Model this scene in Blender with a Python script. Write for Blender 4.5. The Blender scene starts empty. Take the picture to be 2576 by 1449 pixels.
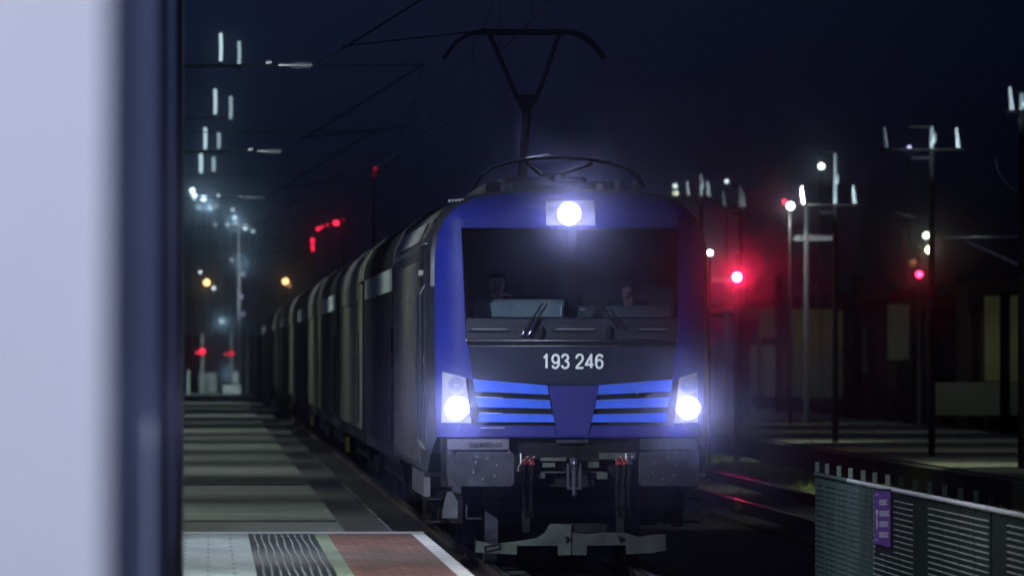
import bpy, bmesh, math, random
from mathutils import Vector, Matrix
R = math.radians
random.seed(7)
sc = bpy.context.scene
COL = sc.collection

# ------------------------------------------------------------------ camera
CAMZ = 2.3
FPX, VX, VY = 22600.0, 524.0, 886.0          # focal length in photo pixels, vanishing point of the tracks
def at(x, y, Y):                             # a point Y metres down the line
    return Vector(((x - VX) / FPX * Y, Y, CAMZ - (y - VY) / FPX * Y))
cd = bpy.data.cameras.new('camera'); cam = bpy.data.objects.new('camera', cd); COL.objects.link(cam)
cd.sensor_width = 36.0; cd.lens = 36.0 * FPX / 2576.0
cd.clip_start = 0.5; cd.clip_end = 6000
cam.location = (0, 0, CAMZ)
cam.rotation_euler = (at(1288, 724.5, 1000) - cam.location).to_track_quat('-Z', 'Y').to_euler()
cd.dof.use_dof = True; cd.dof.focus_distance = 92.0; cd.dof.aperture_fstop = cd.lens / 1000 / 0.062 
cd.dof.aperture_fstop = (cd.lens / 1000.0) / 0.062
sc.camera = cam

# ------------------------------------------------------------------ night sky, exposure
w = bpy.data.worlds.new('World'); sc.world = w; w.use_nodes = True
nt = w.node_tree; bg = nt.nodes['Background']
tc = nt.nodes.new('ShaderNodeTexCoord'); sx = nt.nodes.new('ShaderNodeSeparateXYZ'); nt.links.new(tc.outputs['Generated'], sx.inputs[0])
mr = nt.nodes.new('ShaderNodeMapRange'); nt.links.new(sx.outputs['X'], mr.inputs['Value'])
mr.inputs['From Min'].default_value = -0.04; mr.inputs['From Max'].default_value = 0.12
mx = nt.nodes.new('ShaderNodeMix'); mx.data_type = 'RGBA'; nt.links.new(mr.outputs[0], mx.inputs[0])
mx.inputs[6].default_value = (0.0142, 0.0200, 0.0530, 1)
mx.inputs[7].default_value = (0.0014, 0.0020, 0.0052, 1)
nt.links.new(mx.outputs[2], bg.inputs[0]); bg.inputs[1].default_value = 1.0
sc.view_settings.view_transform = 'Standard'; sc.view_settings.look = 'None'
sc.view_settings.exposure = 0; sc.view_settings.gamma = 1
cy = sc.cycles
cy.use_denoising = True; cy.volume_bounces = 0; cy.max_bounces = 6; cy.transparent_max_bounces = 16
cy.caustics_reflective = False; cy.caustics_refractive = False
cy.sample_clamp_indirect = 3.0

def lamp(name, kind, loc, power, color=(1, 1, 1), target=None, size=0.1, cone=90, blend=0.6):
    l = bpy.data.lights.new(name, kind); l.energy = power; l.color = color
    if kind in ('POINT', 'SPOT'): l.shadow_soft_size = size
    if kind == 'SPOT': l.spot_size = R(cone); l.spot_blend = blend
    if kind == 'AREA': l.size = size
    o = bpy.data.objects.new(name, l); COL.objects.link(o); o.location = loc
    if target is not None:
        o.rotation_euler = (Vector(target) - Vector(loc)).to_track_quat('-Z', 'Y').to_euler()
    return o
COOL = (0.72, 0.82, 1.0); GREENISH = (0.88, 1.0, 0.90); WARM = (1.0, 0.72, 0.4)
# unseen spot added for the engine's front; near platform lamps; platform lamps down the line
lamp('front_fill', 'SPOT', (-12, 70, 10.0), 38000, (0.74, 0.82, 1.0), (2.5, 95, 1.7), 0.2, 11, 1.0)
lamp('platform_and_fill_light', 'SPOT', (0.2, 80, 5.6), 1000, (0.86, 0.93, 1.0), (0.9, 79.5, 0.55), 0.15, 125, 0.7)
lamp('platform_and_fill_light', 'SPOT', (0.2, 67, 5.6), 1300, (0.90, 0.96, 0.95), (1.6, 68, 0.55), 0.15, 140, 0.7)
lamp('platform_and_fill_light', 'SPOT', (-1.6, 5.5, 4.6), 1180, (0.74, 0.78, 1.0), (-0.6, 11.5, 3.0), 0.3, 80, 0.8)  # unseen spot added to brighten the white end wall
lamp('platform_and_fill_light', 'SPOT', (3.4, 31, 5.6), 1300, (0.62, 0.70, 1.0), (-0.14, 38, 2.2), 0.3, 120, 0.9)  # added spot for the far part of the slate blue side wall
lamp('platform_and_fill_light', 'SPOT', (2.4, 11, 5.0), 700, (0.66, 0.72, 1.0), (-0.12, 14.5, 2.2), 0.3, 110, 0.9)  # added spot for the near part of the side wall
lamp('platform_and_fill_light', 'SPOT', (4.0, 19, 5.6), 1300, (0.62, 0.70, 1.0), (-0.12, 20, 2.2), 0.3, 120, 0.9)  # added spot for the middle of the side wall
for Y, p in ((92, 520), (104, 800), (121, 620), (141, 900), (158, 600), (176, 900), (194, 600), (212, 950), (237, 420), (262, 1100), (295, 500), (325, 1200)):  # weaker in-between spots are fill added for the dark bands
    lamp('platform_and_fill_light', 'SPOT', (-0.9, Y, 5.9), p, GREENISH, (0.3, Y, 0.4), 0.12, 146, 0.75)
for Y in (112, 124, 137, 151, 166, 183, 202, 225, 250, 280, 315, 360):
    lamp('platform_and_fill_light', 'SPOT', (16.0, Y, 6.2), 300, (0.88, 1.0, 0.85), (15.8, Y+1.5, 0.3), 0.15, 118, 0.9)  # closely spaced unseen spots added to light the island platform evenly

# ------------------------------------------------------------------ materials
def mat(name, col, rough=0.6, metal=0.0, noise=0.0, nscale=6.0, bump=0.0, bscale=40.0, col2=None, coat=0.0, spec=None, em=None, ems=0.0):
    m = bpy.data.materials.new(name); m.use_nodes = True
    t = m.node_tree; b = t.nodes['Principled BSDF']
    b.inputs['Roughness'].default_value = rough; b.inputs['Metallic'].default_value = metal
    b.inputs['Base Color'].default_value = (*col, 1)
    if coat: b.inputs['Coat Weight'].default_value = coat; b.inputs['Coat Roughness'].default_value = 0.08
    if spec is not None: b.inputs['Specular IOR Level'].default_value = spec
    if em: b.inputs['Emission Color'].default_value = (*em, 1); b.inputs['Emission Strength'].default_value = ems
    tcn = None
    if noise or bump:
        tcn = t.nodes.new('ShaderNodeTexCoord')
    if noise:
        n = t.nodes.new('ShaderNodeTexNoise'); n.inputs['Scale'].default_value = nscale; n.inputs['Detail'].default_value = 6
        n.inputs['Roughness'].default_value = 0.65
        t.links.new(tcn.outputs['Object'], n.inputs['Vector'])
        r = t.nodes.new('ShaderNodeValToRGB'); t.links.new(n.outputs['Fac'], r.inputs[0])
        c2 = col2 or tuple(c * (1 - noise) for c in col)
        r.color_ramp.elements[0].position = 0.35; r.color_ramp.elements[0].color = (*c2, 1)
        r.color_ramp.elements[1].position = 0.65; r.color_ramp.elements[1].color = (*col, 1)
        t.links.new(r.outputs[0], b.inputs['Base Color'])
        rr = t.nodes.new('ShaderNodeMapRange'); t.links.new(n.outputs['Fac'], rr.inputs[0])
        rr.inputs['To Min'].default_value = min(1, rough * 1.35); rr.inputs['To Max'].default_value = rough * 0.75
        t.links.new(rr.outputs[0], b.inputs['Roughness'])
    if bump:
        n = t.nodes.new('ShaderNodeTexNoise'); n.inputs['Scale'].default_value = bscale; n.inputs['Detail'].default_value = 4
        t.links.new(tcn.outputs['Object'], n.inputs['Vector'])
        bp = t.nodes.new('ShaderNodeBump'); bp.inputs['Strength'].default_value = bump; bp.inputs['Distance'].default_value = 0.02
        t.links.new(n.outputs['Fac'], bp.inputs['Height']); t.links.new(bp.outputs[0], b.inputs['Normal'])
    return m
def emis(name, col, s):
    m = mat(name, (0.02, 0.02, 0.02), 0.4, em=col, ems=s); return m
def paving(name, c1, c2, mortar, sx_, sy_, rough=0.7, msize=0.02):
    m = bpy.data.materials.new(name); m.use_nodes = True; t = m.node_tree; b = t.nodes['Principled BSDF']
    tcn = t.nodes.new('ShaderNodeTexCoord'); br = t.nodes.new('ShaderNodeTexBrick')
    t.links.new(tcn.outputs['Object'], br.inputs['Vector'])
    br.inputs['Scale'].default_value = 1.0; br.inputs['Brick Width'].default_value = sx_; br.inputs['Row Height'].default_value = sy_
    br.inputs['Mortar Size'].default_value = msize; br.inputs['Color1'].default_value = (*c1, 1); br.inputs['Color2'].default_value = (*c2, 1)
    br.inputs['Mortar'].default_value = (*mortar, 1); br.offset = 0.5
    n = t.nodes.new('ShaderNodeTexNoise'); n.inputs['Scale'].default_value = 1.2; n.inputs['Detail'].default_value = 8
    mp = t.nodes.new('ShaderNodeMapping'); mp.inputs['Scale'].default_value = (2.5, 0.5, 1)
    t.links.new(tcn.outputs['Object'], mp.inputs[0]); t.links.new(mp.outputs[0], n.inputs['Vector'])
    mm = t.nodes.new('ShaderNodeMix'); mm.data_type = 'RGBA'; mm.blend_type = 'MULTIPLY'; mm.inputs[0].default_value = 0.75
    r = t.nodes.new('ShaderNodeValToRGB'); r.color_ramp.elements[0].position = 0.3; r.color_ramp.elements[0].color = (0.45, 0.45, 0.47, 1)
    r.color_ramp.elements[1].position = 0.7
    t.links.new(n.outputs['Fac'], r.inputs[0]); t.links.new(br.outputs['Color'], mm.inputs[6]); t.links.new(r.outputs[0], mm.inputs[7])
    t.links.new(mm.outputs[2], b.inputs['Base Color']); b.inputs['Roughness'].default_value = rough
    return m
def glass(name, tint, refl=0.06, rough=0.02):
    m = bpy.data.materials.new(name); m.use_nodes = True; t = m.node_tree; t.nodes.clear()
    o = t.nodes.new('ShaderNodeOutputMaterial'); mixs = t.nodes.new('ShaderNodeMixShader'); tr = t.nodes.new('ShaderNodeBsdfTransparent')
    gl = t.nodes.new('ShaderNodeBsdfGlossy'); gl.inputs['Roughness'].default_value = rough; tr.inputs[0].default_value = (*tint, 1)
    lw = t.nodes.new('ShaderNodeLayerWeight'); lw.inputs[0].default_value = 0.25
    ad = t.nodes.new('ShaderNodeMath'); ad.operation = 'MULTIPLY_ADD'; ad.inputs[1].default_value = 0.6; ad.inputs[2].default_value = refl
    t.links.new(lw.outputs['Fresnel'], ad.inputs[0]); t.links.new(ad.outputs[0], mixs.inputs[0])
    t.links.new(tr.outputs[0], mixs.inputs[1]); t.links.new(gl.outputs[0], mixs.inputs[2]); t.links.new(mixs.outputs[0], o.inputs[0])
    return m
M = {}
M['blue'] = mat('blue_paint', (0.016, 0.026, 0.28), 0.5, 0.0, 0.30, 2.2, spec=0.25)
M['blue_dark'] = mat('deep_blue_paint', (0.030, 0.026, 0.20), 0.4, 0, 0.2, 3, coat=0.3)
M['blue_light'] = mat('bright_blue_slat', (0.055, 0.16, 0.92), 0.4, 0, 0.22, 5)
M['navy_panel'] = mat('navy_black_panel', (0.012, 0.017, 0.042), 0.45, 0, 0.3, 3, spec=0.3)
M['black'] = mat('black_rubber', (0.008, 0.009, 0.012), 0.7, spec=0.15)
M['side'] = mat('engine_side_paint', (0.035, 0.037, 0.05), 0.42, 0, 0.5, 2.5, coat=0.15)
M['side_rib'] = mat('ribbed_side_panel', (0.22, 0.20, 0.21), 0.45, 0.2, 0.5, 3.0)
M['roof'] = mat('roof_paint', (0.035, 0.038, 0.046), 0.6, 0, 0.5, 2)
M['grey_shoulder'] = mat('grey_shoulder', (0.20, 0.21, 0.23), 0.5, 0, 0.35, 2)
M['steel'] = mat('bare_steel', (0.5, 0.52, 0.55), 0.25, 0.9, 0.3, 8)
M['chrome'] = mat('polished_edge', (0.8, 0.82, 0.85), 0.12, 1.0)
M['buffer'] = mat('buffer_grey', (0.060, 0.062, 0.085), 0.7, 0.0, 0.55, 5, 0.2, 30, spec=0.2)
M['plough'] = mat('plough_grey_green', (0.070, 0.090, 0.072), 0.7, 0.0, 0.6, 4, 0.25, 25)
M['under'] = mat('dirty_underframe', (0.016, 0.016, 0.018), 0.8, 0.0, 0.6, 5, 0.2, 20, spec=0.15)
M['red_hose'] = mat('red_hose_tap', (0.30, 0.02, 0.02), 0.5)
M['digit'] = mat('white_lettering', (0.86, 0.88, 0.9), 0.5)
M['letter_dark'] = mat('dark_lettering', (0.016, 0.016, 0.022), 0.6)
M['glass'] = glass('windscreen_glass', (0.74, 0.78, 0.82), 0.01, 0.04)
M['lamp_glass'] = glass('headlamp_glass', (0.8, 0.85, 0.95), 0.08, 0.1)
M['silver'] = mat('headlamp_bowl', (0.42, 0.43, 0.52), 0.5, 0.15)
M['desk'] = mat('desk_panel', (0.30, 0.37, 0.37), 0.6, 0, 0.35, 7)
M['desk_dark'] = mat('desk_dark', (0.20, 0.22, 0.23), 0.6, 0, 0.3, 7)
M['cab'] = mat('cab_wall', (0.018, 0.018, 0.024), 0.8)
M['seat'] = mat('seat_cloth', (0.014, 0.014, 0.02), 0.9)
M['skin'] = mat('skin', (0.80, 0.56, 0.48), 0.6)
M['skin2'] = mat('skin_ruddy', (0.27, 0.16, 0.16), 0.6)
M['hair'] = mat('dark_hair', (0.02, 0.016, 0.014), 0.7)
M['shirt'] = mat('white_shirt', (0.95, 0.95, 0.98), 0.7)
M['jacket'] = mat('dark_jacket', (0.012, 0.012, 0.018), 0.9, spec=0.1)
M['headlamp'] = emis('headlamp_glow', (0.80, 0.80, 1.0), 25)
M['wagon_dark'] = mat('dark_unlit_wagon', (0.008, 0.009, 0.014), 0.9, 0, 0.5, 0.8, spec=0.05)
M['wagon_light'] = mat('pale_lit_wagon', (0.16, 0.15, 0.105), 0.75, 0, 0.5, 0.8)
M['wagon_roof'] = mat('wagon_roof', (0.012, 0.013, 0.018), 0.9, 0, 0.5, 0.7, spec=0.05)
M['wagon_roof_light'] = mat('pale_wagon_roof', (0.13, 0.13, 0.115), 0.6, 0, 0.4, 0.7)
M['teal_panel'] = mat('pale_teal_panel', (0.42, 0.50, 0.50), 0.5, 0, 0.4, 1)
M['yellow'] = mat('yellow_handle', (0.55, 0.48, 0.04), 0.5)
M['asphalt'] = mat('platform_asphalt', (0.17, 0.185, 0.165), 0.75, 0, 0.42, 0.7, 0.5, 9)
M['coping_dark'] = mat('dark_platform_edge', (0.018, 0.020, 0.026), 0.7, 0, 0.5, 1.5, 0.4, 15)
M['ballast'] = mat('dark_ballast', (0.035, 0.034, 0.034), 0.85, 0, 0.6, 3, 0.8, 12)
M['concrete'] = mat('platform_concrete', (0.16, 0.16, 0.15), 0.8, 0, 0.4, 1.5, 0.3, 12)
M['isl'] = mat('island_platform_top', (0.15, 0.165, 0.12), 0.8, 0, 0.55, 0.35, 0.4, 10)
M['tiles'] = paving('pale_tiles', (0.46, 0.54, 0.54), (0.38, 0.46, 0.48), (0.24, 0.28, 0.30), 0.4, 0.8, 0.6, 0.012)
M['tactile'] = mat('dark_tactile', (0.020, 0.027, 0.034), 0.6, 0, 0.3, 3)
M['tac_rib'] = mat('worn_rib', (0.36, 0.39, 0.42), 0.6, 0, 0.75, 2)
M['strip_green'] = paving('pale_green_strip', (0.34, 0.42, 0.30), (0.28, 0.36, 0.27), (0.14, 0.17, 0.13), 0.6, 1.3, 0.7, 0.02)
M['redpave'] = paving('red_brown_paving', (0.30, 0.145, 0.12), (0.23, 0.105, 0.09), (0.13, 0.085, 0.075), 0.2, 0.7, 0.75, 0.012)
M['white_edge'] = mat('white_edge_stone', (0.80, 0.80, 0.84), 0.6, 0, 0.15, 4)
M['white_wall'] = mat('white_wall_panel', (0.78, 0.79, 0.84), 0.6, 0, 0.07, 1.2, 0.15, 60)
M['clad'] = mat('slate_blue_cladding', (0.080, 0.098, 0.165), 0.42, 0.0, 0.25, 0.5, spec=0.25)
M['clad_low'] = mat('dark_plinth', (0.035, 0.05, 0.075), 0.4, 0.0, 0.25, 0.5)
M['rail'] = mat('rail_steel', (0.45, 0.45, 0.47), 0.22, 1.0, 0.2, 2)
M['rail_rust'] = mat('rusty_rail', (0.07, 0.045, 0.035), 0.8)
M['sleeper'] = mat('sleeper', (0.07, 0.07, 0.068), 0.8, 0, 0.4, 4)
M['mast'] = mat('mast_steel', (0.075, 0.08, 0.09), 0.8, 0.1, 0.3, 3)
M['galv'] = mat('galvanised', (0.55, 0.60, 0.62), 0.45, 0.3, 0.3, 6)
M['insul'] = mat('white_insulator', (0.8, 0.82, 0.85), 0.2)
M['wire'] = mat('copper_wire', (0.08, 0.08, 0.09), 0.5, 0.3)
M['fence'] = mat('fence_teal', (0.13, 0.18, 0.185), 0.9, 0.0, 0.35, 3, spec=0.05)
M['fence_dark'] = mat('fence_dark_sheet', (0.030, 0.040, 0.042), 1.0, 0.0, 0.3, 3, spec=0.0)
M['fence_mid'] = mat('fence_mid', (0.07, 0.10, 0.10), 0.9, spec=0.05)
M['fence_rail'] = mat('fence_rail', (0.75, 0.76, 0.80), 0.35, 0.2)
M['fence_wire'] = mat('fence_wire', (0.62, 0.66, 0.66), 0.4, 0.2)
M['purple'] = mat('purple_sign', (0.17, 0.07, 0.42), 0.45)
M['purple_dark'] = mat('sign_backing', (0.012, 0.006, 0.03), 0.6)
M['grass'] = mat('grass', (0.13, 0.17, 0.04), 0.8)
M['olive_wall'] = mat('olive_wall', (0.10, 0.105, 0.045), 0.85, 0, 0.5, 0.4)
M['grey_wall'] = mat('grey_wall', (0.075, 0.09, 0.09), 0.85, 0, 0.5, 0.4)
M['shed'] = mat('shed_dark', (0.010, 0.011, 0.014), 0.95, spec=0.0)
E_ = {}
def em(c, s):
    k = (c, s)
    if k not in E_: E_[k] = emis('lamp_light', c, s)
    return E_[k]

# ------------------------------------------------------------------ mesh helpers
class MB:
    def __init__(s): s.bm = bmesh.new()
    def box(s, c, d, rot=None):
        m = Matrix.Translation(c)
        if rot is not None: m = m @ rot.to_4x4()
        bmesh.ops.create_cube(s.bm, size=1.0, matrix=m @ Matrix.Diagonal((*d, 1))); return s
    def b2(s, x0, x1, y0, y1, z0, z1):
        return s.box(((x0+x1)/2, (y0+y1)/2, (z0+z1)/2), (x1-x0, y1-y0, z1-z0))
    def cyl(s, a, b, r0, r1=None, seg=12):
        a = Vector(a); b = Vector(b); r1 = r0 if r1 is None else r1
        d = b - a; q = d.to_track_quat('Z', 'Y').to_matrix().to_4x4()
        bmesh.ops.create_cone(s.bm, cap_ends=True, segments=seg, radius1=r0, radius2=r1, depth=d.length, matrix=Matrix.Translation((a+b)/2) @ q); return s
    def tube(s, pts, r, seg=8):
        for i in range(len(pts)-1):
            s.cyl(pts[i], pts[i+1], r, r, seg)
            if i: bmesh.ops.create_uvsphere(s.bm, u_segments=seg, v_segments=6, radius=r, matrix=Matrix.Translation(pts[i]))
        return s
    def sph(s, c, r, sc_=(1, 1, 1), u=16, v=10):
        bmesh.ops.create_uvsphere(s.bm, u_segments=u, v_segments=v, radius=r, matrix=Matrix.Translation(c) @ Matrix.Diagonal((*sc_, 1))); return s
    def loft(s, secs, cap=True, closed=True):
        vs = [[s.bm.verts.new(p) for p in sec] for sec in secs]; n = len(secs[0])
        for a, b in zip(vs, vs[1:]):
            for i in range(n if closed else n-1):
                s.bm.faces.new((a[i], a[(i+1) % n], b[(i+1) % n], b[i]))
        if cap: s.bm.faces.new(list(reversed(vs[0]))); s.bm.faces.new(vs[-1])
        return s
    def prism(s, poly, y0, y1):                # polygon in x,z extruded along y
        return s.loft([[(x, y0, z) for x, z in poly], [(x, y1, z) for x, z in poly]])
    def build(s, name, m, parent=None, smooth=False, bev=0.0, seg=2):
        bmesh.ops.recalc_face_normals(s.bm, faces=s.bm.faces)
        me = bpy.data.meshes.new(name); s.bm.to_mesh(me); s.bm.free()
        me.materials.append(m)
        if smooth:
            for p in me.polygons: p.use_smooth = True
        o = bpy.data.objects.new(name, me); COL.objects.link(o)
        if parent is not None: o.parent = parent
        if bev:
            b = o.modifiers.new('bevel', 'BEVEL'); b.width = bev; b.segments = seg; b.limit_method = 'ANGLE'; b.angle_limit = R(40)
        if smooth:
            try: me.set_sharp_from_angle(angle=R(35))
            except Exception: pass
        return o
def tag(o, label=None, cat=None, group=None, kind=None):
    if label: o['label'] = label
    if cat: o['category'] = cat
    if group: o['group'] = group
    if kind: o['kind'] = kind
    return o
def thing(name, loc, label, cat, group=None, rz=0):
    o = bpy.data.objects.new(name, None); COL.objects.link(o); o.location = loc; o.rotation_euler.z = rz
    o.empty_display_size = 0.2
    return tag(o, label, cat, group)
def structure(name, m, build_m):
    o = m.build(name, build_m); o['kind'] = 'structure'; return o
def copy_tree(o, parent=None):
    c = o.copy(); COL.objects.link(c); c.parent = parent
    for ch in [k for k in bpy.data.objects if k.parent == o]: copy_tree(ch, c)
    return c
def text(body, size, m, parent, loc, name='lettering', bold=0.0, width=None, ext=0.002, rot=(R(90), 0, 0)):
    cu = bpy.data.curves.new(name, 'FONT'); cu.body = body; cu.size = size; cu.align_x = 'CENTER'; cu.align_y = 'CENTER'
    cu.extrude = ext; cu.offset = bold; cu.materials.append(m)
    o = bpy.data.objects.new(name, cu); COL.objects.link(o); o.parent = parent; o.location = loc; o.rotation_euler = rot
    if width:
        bpy.context.view_layer.update()
        o.scale.x = width / max(o.dimensions.x, 1e-3)
    bpy.context.view_layer.update()
    me = bpy.data.meshes.new_from_object(o.evaluated_get(bpy.context.evaluated_depsgraph_get()))
    n = bpy.data.objects.new(name, me); COL.objects.link(n); n.parent = parent; n.location = loc; n.rotation_euler = rot; n.scale = o.scale
    if not me.materials: me.materials.append(m)
    bpy.data.objects.remove(o); bpy.data.curves.remove(cu); o = n
    return o

# ------------------------------------------------------------------ ground, tracks, platforms
TX, T2, T3 = 3.83, 9.05, 21.6
g = MB(); g.b2(-400, 600, -20, 3000, -0.9, -0.22); structure('ground', g, M['ballast'])
def track(xc, y0, y1, sl1):
    t = MB()
    for s_ in (-1, 1):
        x = xc + s_ * 0.7525
        t.b2(x-0.036, x+0.036, y0, y1, -0.016, 0.0)
    o = structure('track', t, M['rail'])
    t = MB()
    for s_ in (-1, 1):
        x = xc + s_ * 0.7525
        t.b2(x-0.033, x+0.033, y0, y1, -0.05, -0.018); t.b2(x-0.009, x+0.009, y0, y1, -0.13, -0.052); t.b2(x-0.07, x+0.07, y0, y1, -0.15, -0.132)
    t.build('rail_web', M['rail_rust'], o)
    t = MB(); y = y0
    while y < sl1:
        t.b2(xc-1.3, xc+1.3, y, y+0.26, -0.26, -0.155); y += 0.6
    t.build('sleepers', M['sleeper'], o)
track(TX, 20, 900, 260); track(T2, 20, 900, 260); track(T3, 60, 900, 200)

# near platform, with pale tiles, tactile strip, pale strip, red paving and white edge stones
PZ = 0.60
pf = MB(); pf.b2(-9, 1.90, -6, 84.3, -0.6, PZ-0.02); po = structure('platform', pf, M['concrete'])
def lay(name, x0, x1, m, y0=-6, y1=84.3, dz=0.0):
    b = MB(); b.b2(x0, x1, y0, y1, PZ-0.02, PZ+dz); o = b.build(name, m, po); return o
lay('pale_tiles', -9, 0.372, M['tiles'])
lay('tactile_strip', 0.374, 0.985, M['tactile'])
b = MB()
for i in range(9):
    x = 0.43 + i * 0.062
    y = -6
    while y < 84:
        jit = 0.006 * math.sin(y * 0.9 + i); b.b2(x-0.0085+jit, x+0.0085+jit, y, y+0.985, PZ+0.001, PZ+0.008); y += 1.0
b.build('tactile_ribs', M['tac_rib'], po)
lay('pale_strip', 0.987, 1.115, M['strip_green'])
lay('red_paving', 1.117, 1.90, M['redpave'])
b = MB(); y = -6.0
while y < 84.0:
    b.b2(1.902, 2.025, y, y+0.93, PZ-0.13, PZ+0.004); y += 1.1
b.b2(-9, 2.025, 84.31, 84.41, PZ-0.13, PZ+0.017)
b.build('edge_stones', M['white_edge'], po, bev=0.004)
b = MB(); b.b2(1.905, 1.96, -6, 84.3, -0.6, PZ-0.14); b.build('edge_wall', M['coping_dark'], po)

# platform that goes on down the line, lower and of asphalt
fp = MB(); fp.b2(-9, 1.40, 84.42, 411, -0.6, 0.47); fpo = structure('platform', fp, M['asphalt'])
b = MB(); b.b2(1.402, 1.90, 84.42, 411, -0.6, 0.455); b.build('platform_edge', M['coping_dark'], fpo)
b = MB()
rr_ = random.Random(3)
y = 84.6
while y < 180:
    b.b2(1.86, 1.905, y, y+0.9, 0.30, 0.462 + rr_.uniform(-0.006, 0.006)); y += 0.98
b.build('edge_slabs', mat('worn_edge_slab', (0.11, 0.115, 0.13), 0.7, 0, 0.8, 2.0), fpo)
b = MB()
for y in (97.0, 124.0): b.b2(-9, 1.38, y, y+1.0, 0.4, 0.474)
b.build('shadow_strips', M['black'], fpo)  # black strips laid for the straight shadow lines across the platform

# island platform at the right and the strip of grass beside it
ip = MB(); ip.b2(12.9, 19.6, 70, 520, -0.6, 0.30); ipo = structure('platform', ip, M['isl'])
b = MB(); b.b2(12.62, 12.89, 70, 520, -0.6, 0.27); b.build('platform_edge', M['coping_dark'], ipo)
gr = bmesh.new(); rg = random.Random(5)
for i in range(15000):
    x = rg.uniform(10.9, 12.4); Y = 78 + 190 * rg.random() ** 1.4; h = rg.uniform(0.05, 0.16); a = rg.uniform(0, 6.28); w_ = rg.uniform(0.02, 0.05)
    dx, dy = math.cos(a)*w_, math.sin(a)*w_; lx, ly = rg.uniform(-.05, .05), rg.uniform(-.05, .05)
    v = [gr.verts.new((x-dx, Y-dy, -0.22)), gr.verts.new((x+dx, Y+dy, -0.22)), gr.verts.new((x+lx, Y+ly, -0.22+h))]
    gr.faces.new(v)
me = bpy.data.meshes.new('grass'); gr.to_mesh(me); gr.free(); me.materials.append(M['grass'])
go = bpy.data.objects.new('grass', me); COL.objects.link(go); tag(go, 'short yellow green grass growing beside the second track', 'grass', kind='stuff')
b = MB(); b.b2(10.6, 12.6, 70, 400, -0.5, -0.19); structure('verge', b, mat('verge_soil', (0.10, 0.115, 0.055), 0.9, 0, 0.5, 1.0, 0.5, 9))
lamp('verge_fill', 'SPOT', (12.4, 98, 5.0), 420, (0.9, 1.0, 0.75), (11.8, 98, 0), 0.2, 90, 0.9)  # unseen spots from here on are added to brighten the verge
lamp('verge_fill', 'SPOT', (13.6, 128, 6.0), 1000, (0.9, 1.0, 0.75), (11.6, 131, 0), 0.2, 85, 0.8)
lamp('verge_fill', 'SPOT', (13.4, 200, 6.0), 2200, (0.9, 0.95, 0.85), (11.4, 202, 0), 0.2, 85, 0.8)
lamp('verge_fill', 'SPOT', (13.6, 158, 6.0), 2000, (0.9, 1.0, 0.75), (11.6, 160, 0), 0.2, 90, 0.8)

# ------------------------------------------------------------------ wall of the waiting room, out of focus at the left
sh = thing('waiting_room', (-0.1205, 11.5, PZ), 'out-of-focus waiting room at the left with a white end wall and slate blue side', 'building', rz=0.00078)
bx = thing('pale_cabinet', (-0.20, 18.2, PZ), 'low pale cabinet against the slate blue side of the waiting room, out of focus', 'cabinet')
b = MB(); b.b2(-0.1, 0.081, 0, 0.5, 0.0, 1.50); b.build('body', M['silver'], bx, bev=0.005)
b = MB(); b.b2(-0.1, 0.083, -0.01, 0.51, 1.502, 1.56); b.build('lid', M['fence_rail'], bx, bev=0.005)
b = MB(); b.b2(-4.2, -0.012, 0, 0.20, 0.0, 3.9); b.build('end_wall', M['white_wall'], sh, bev=0.01)
b = MB(); b.b2(-0.10, 0, 0.22, 43.2, 0.95, 3.9); b.build('side_wall', M['clad'], sh)
b = MB(); b.b2(-0.10, -0.004, 0.22, 43.2, 0.0, 0.945); b.build('plinth', M['clad_low'], sh)
b = MB(); b.b2(-4.4, 0.03, -0.1, 43.4, 3.9, 4.1); b.build('roof', M['roof'], sh)
b = MB(); b.b2(-4.2, -0.11, 43.0, 43.19, 0.0, 3.9); b.build('back_wall', M['white_wall'], sh)
b = MB(); b.b2(-0.001, 0.004, 42.9, 43.19, 0.0, 3.88); b.build('cover_strip', M['galv'], sh)

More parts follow.
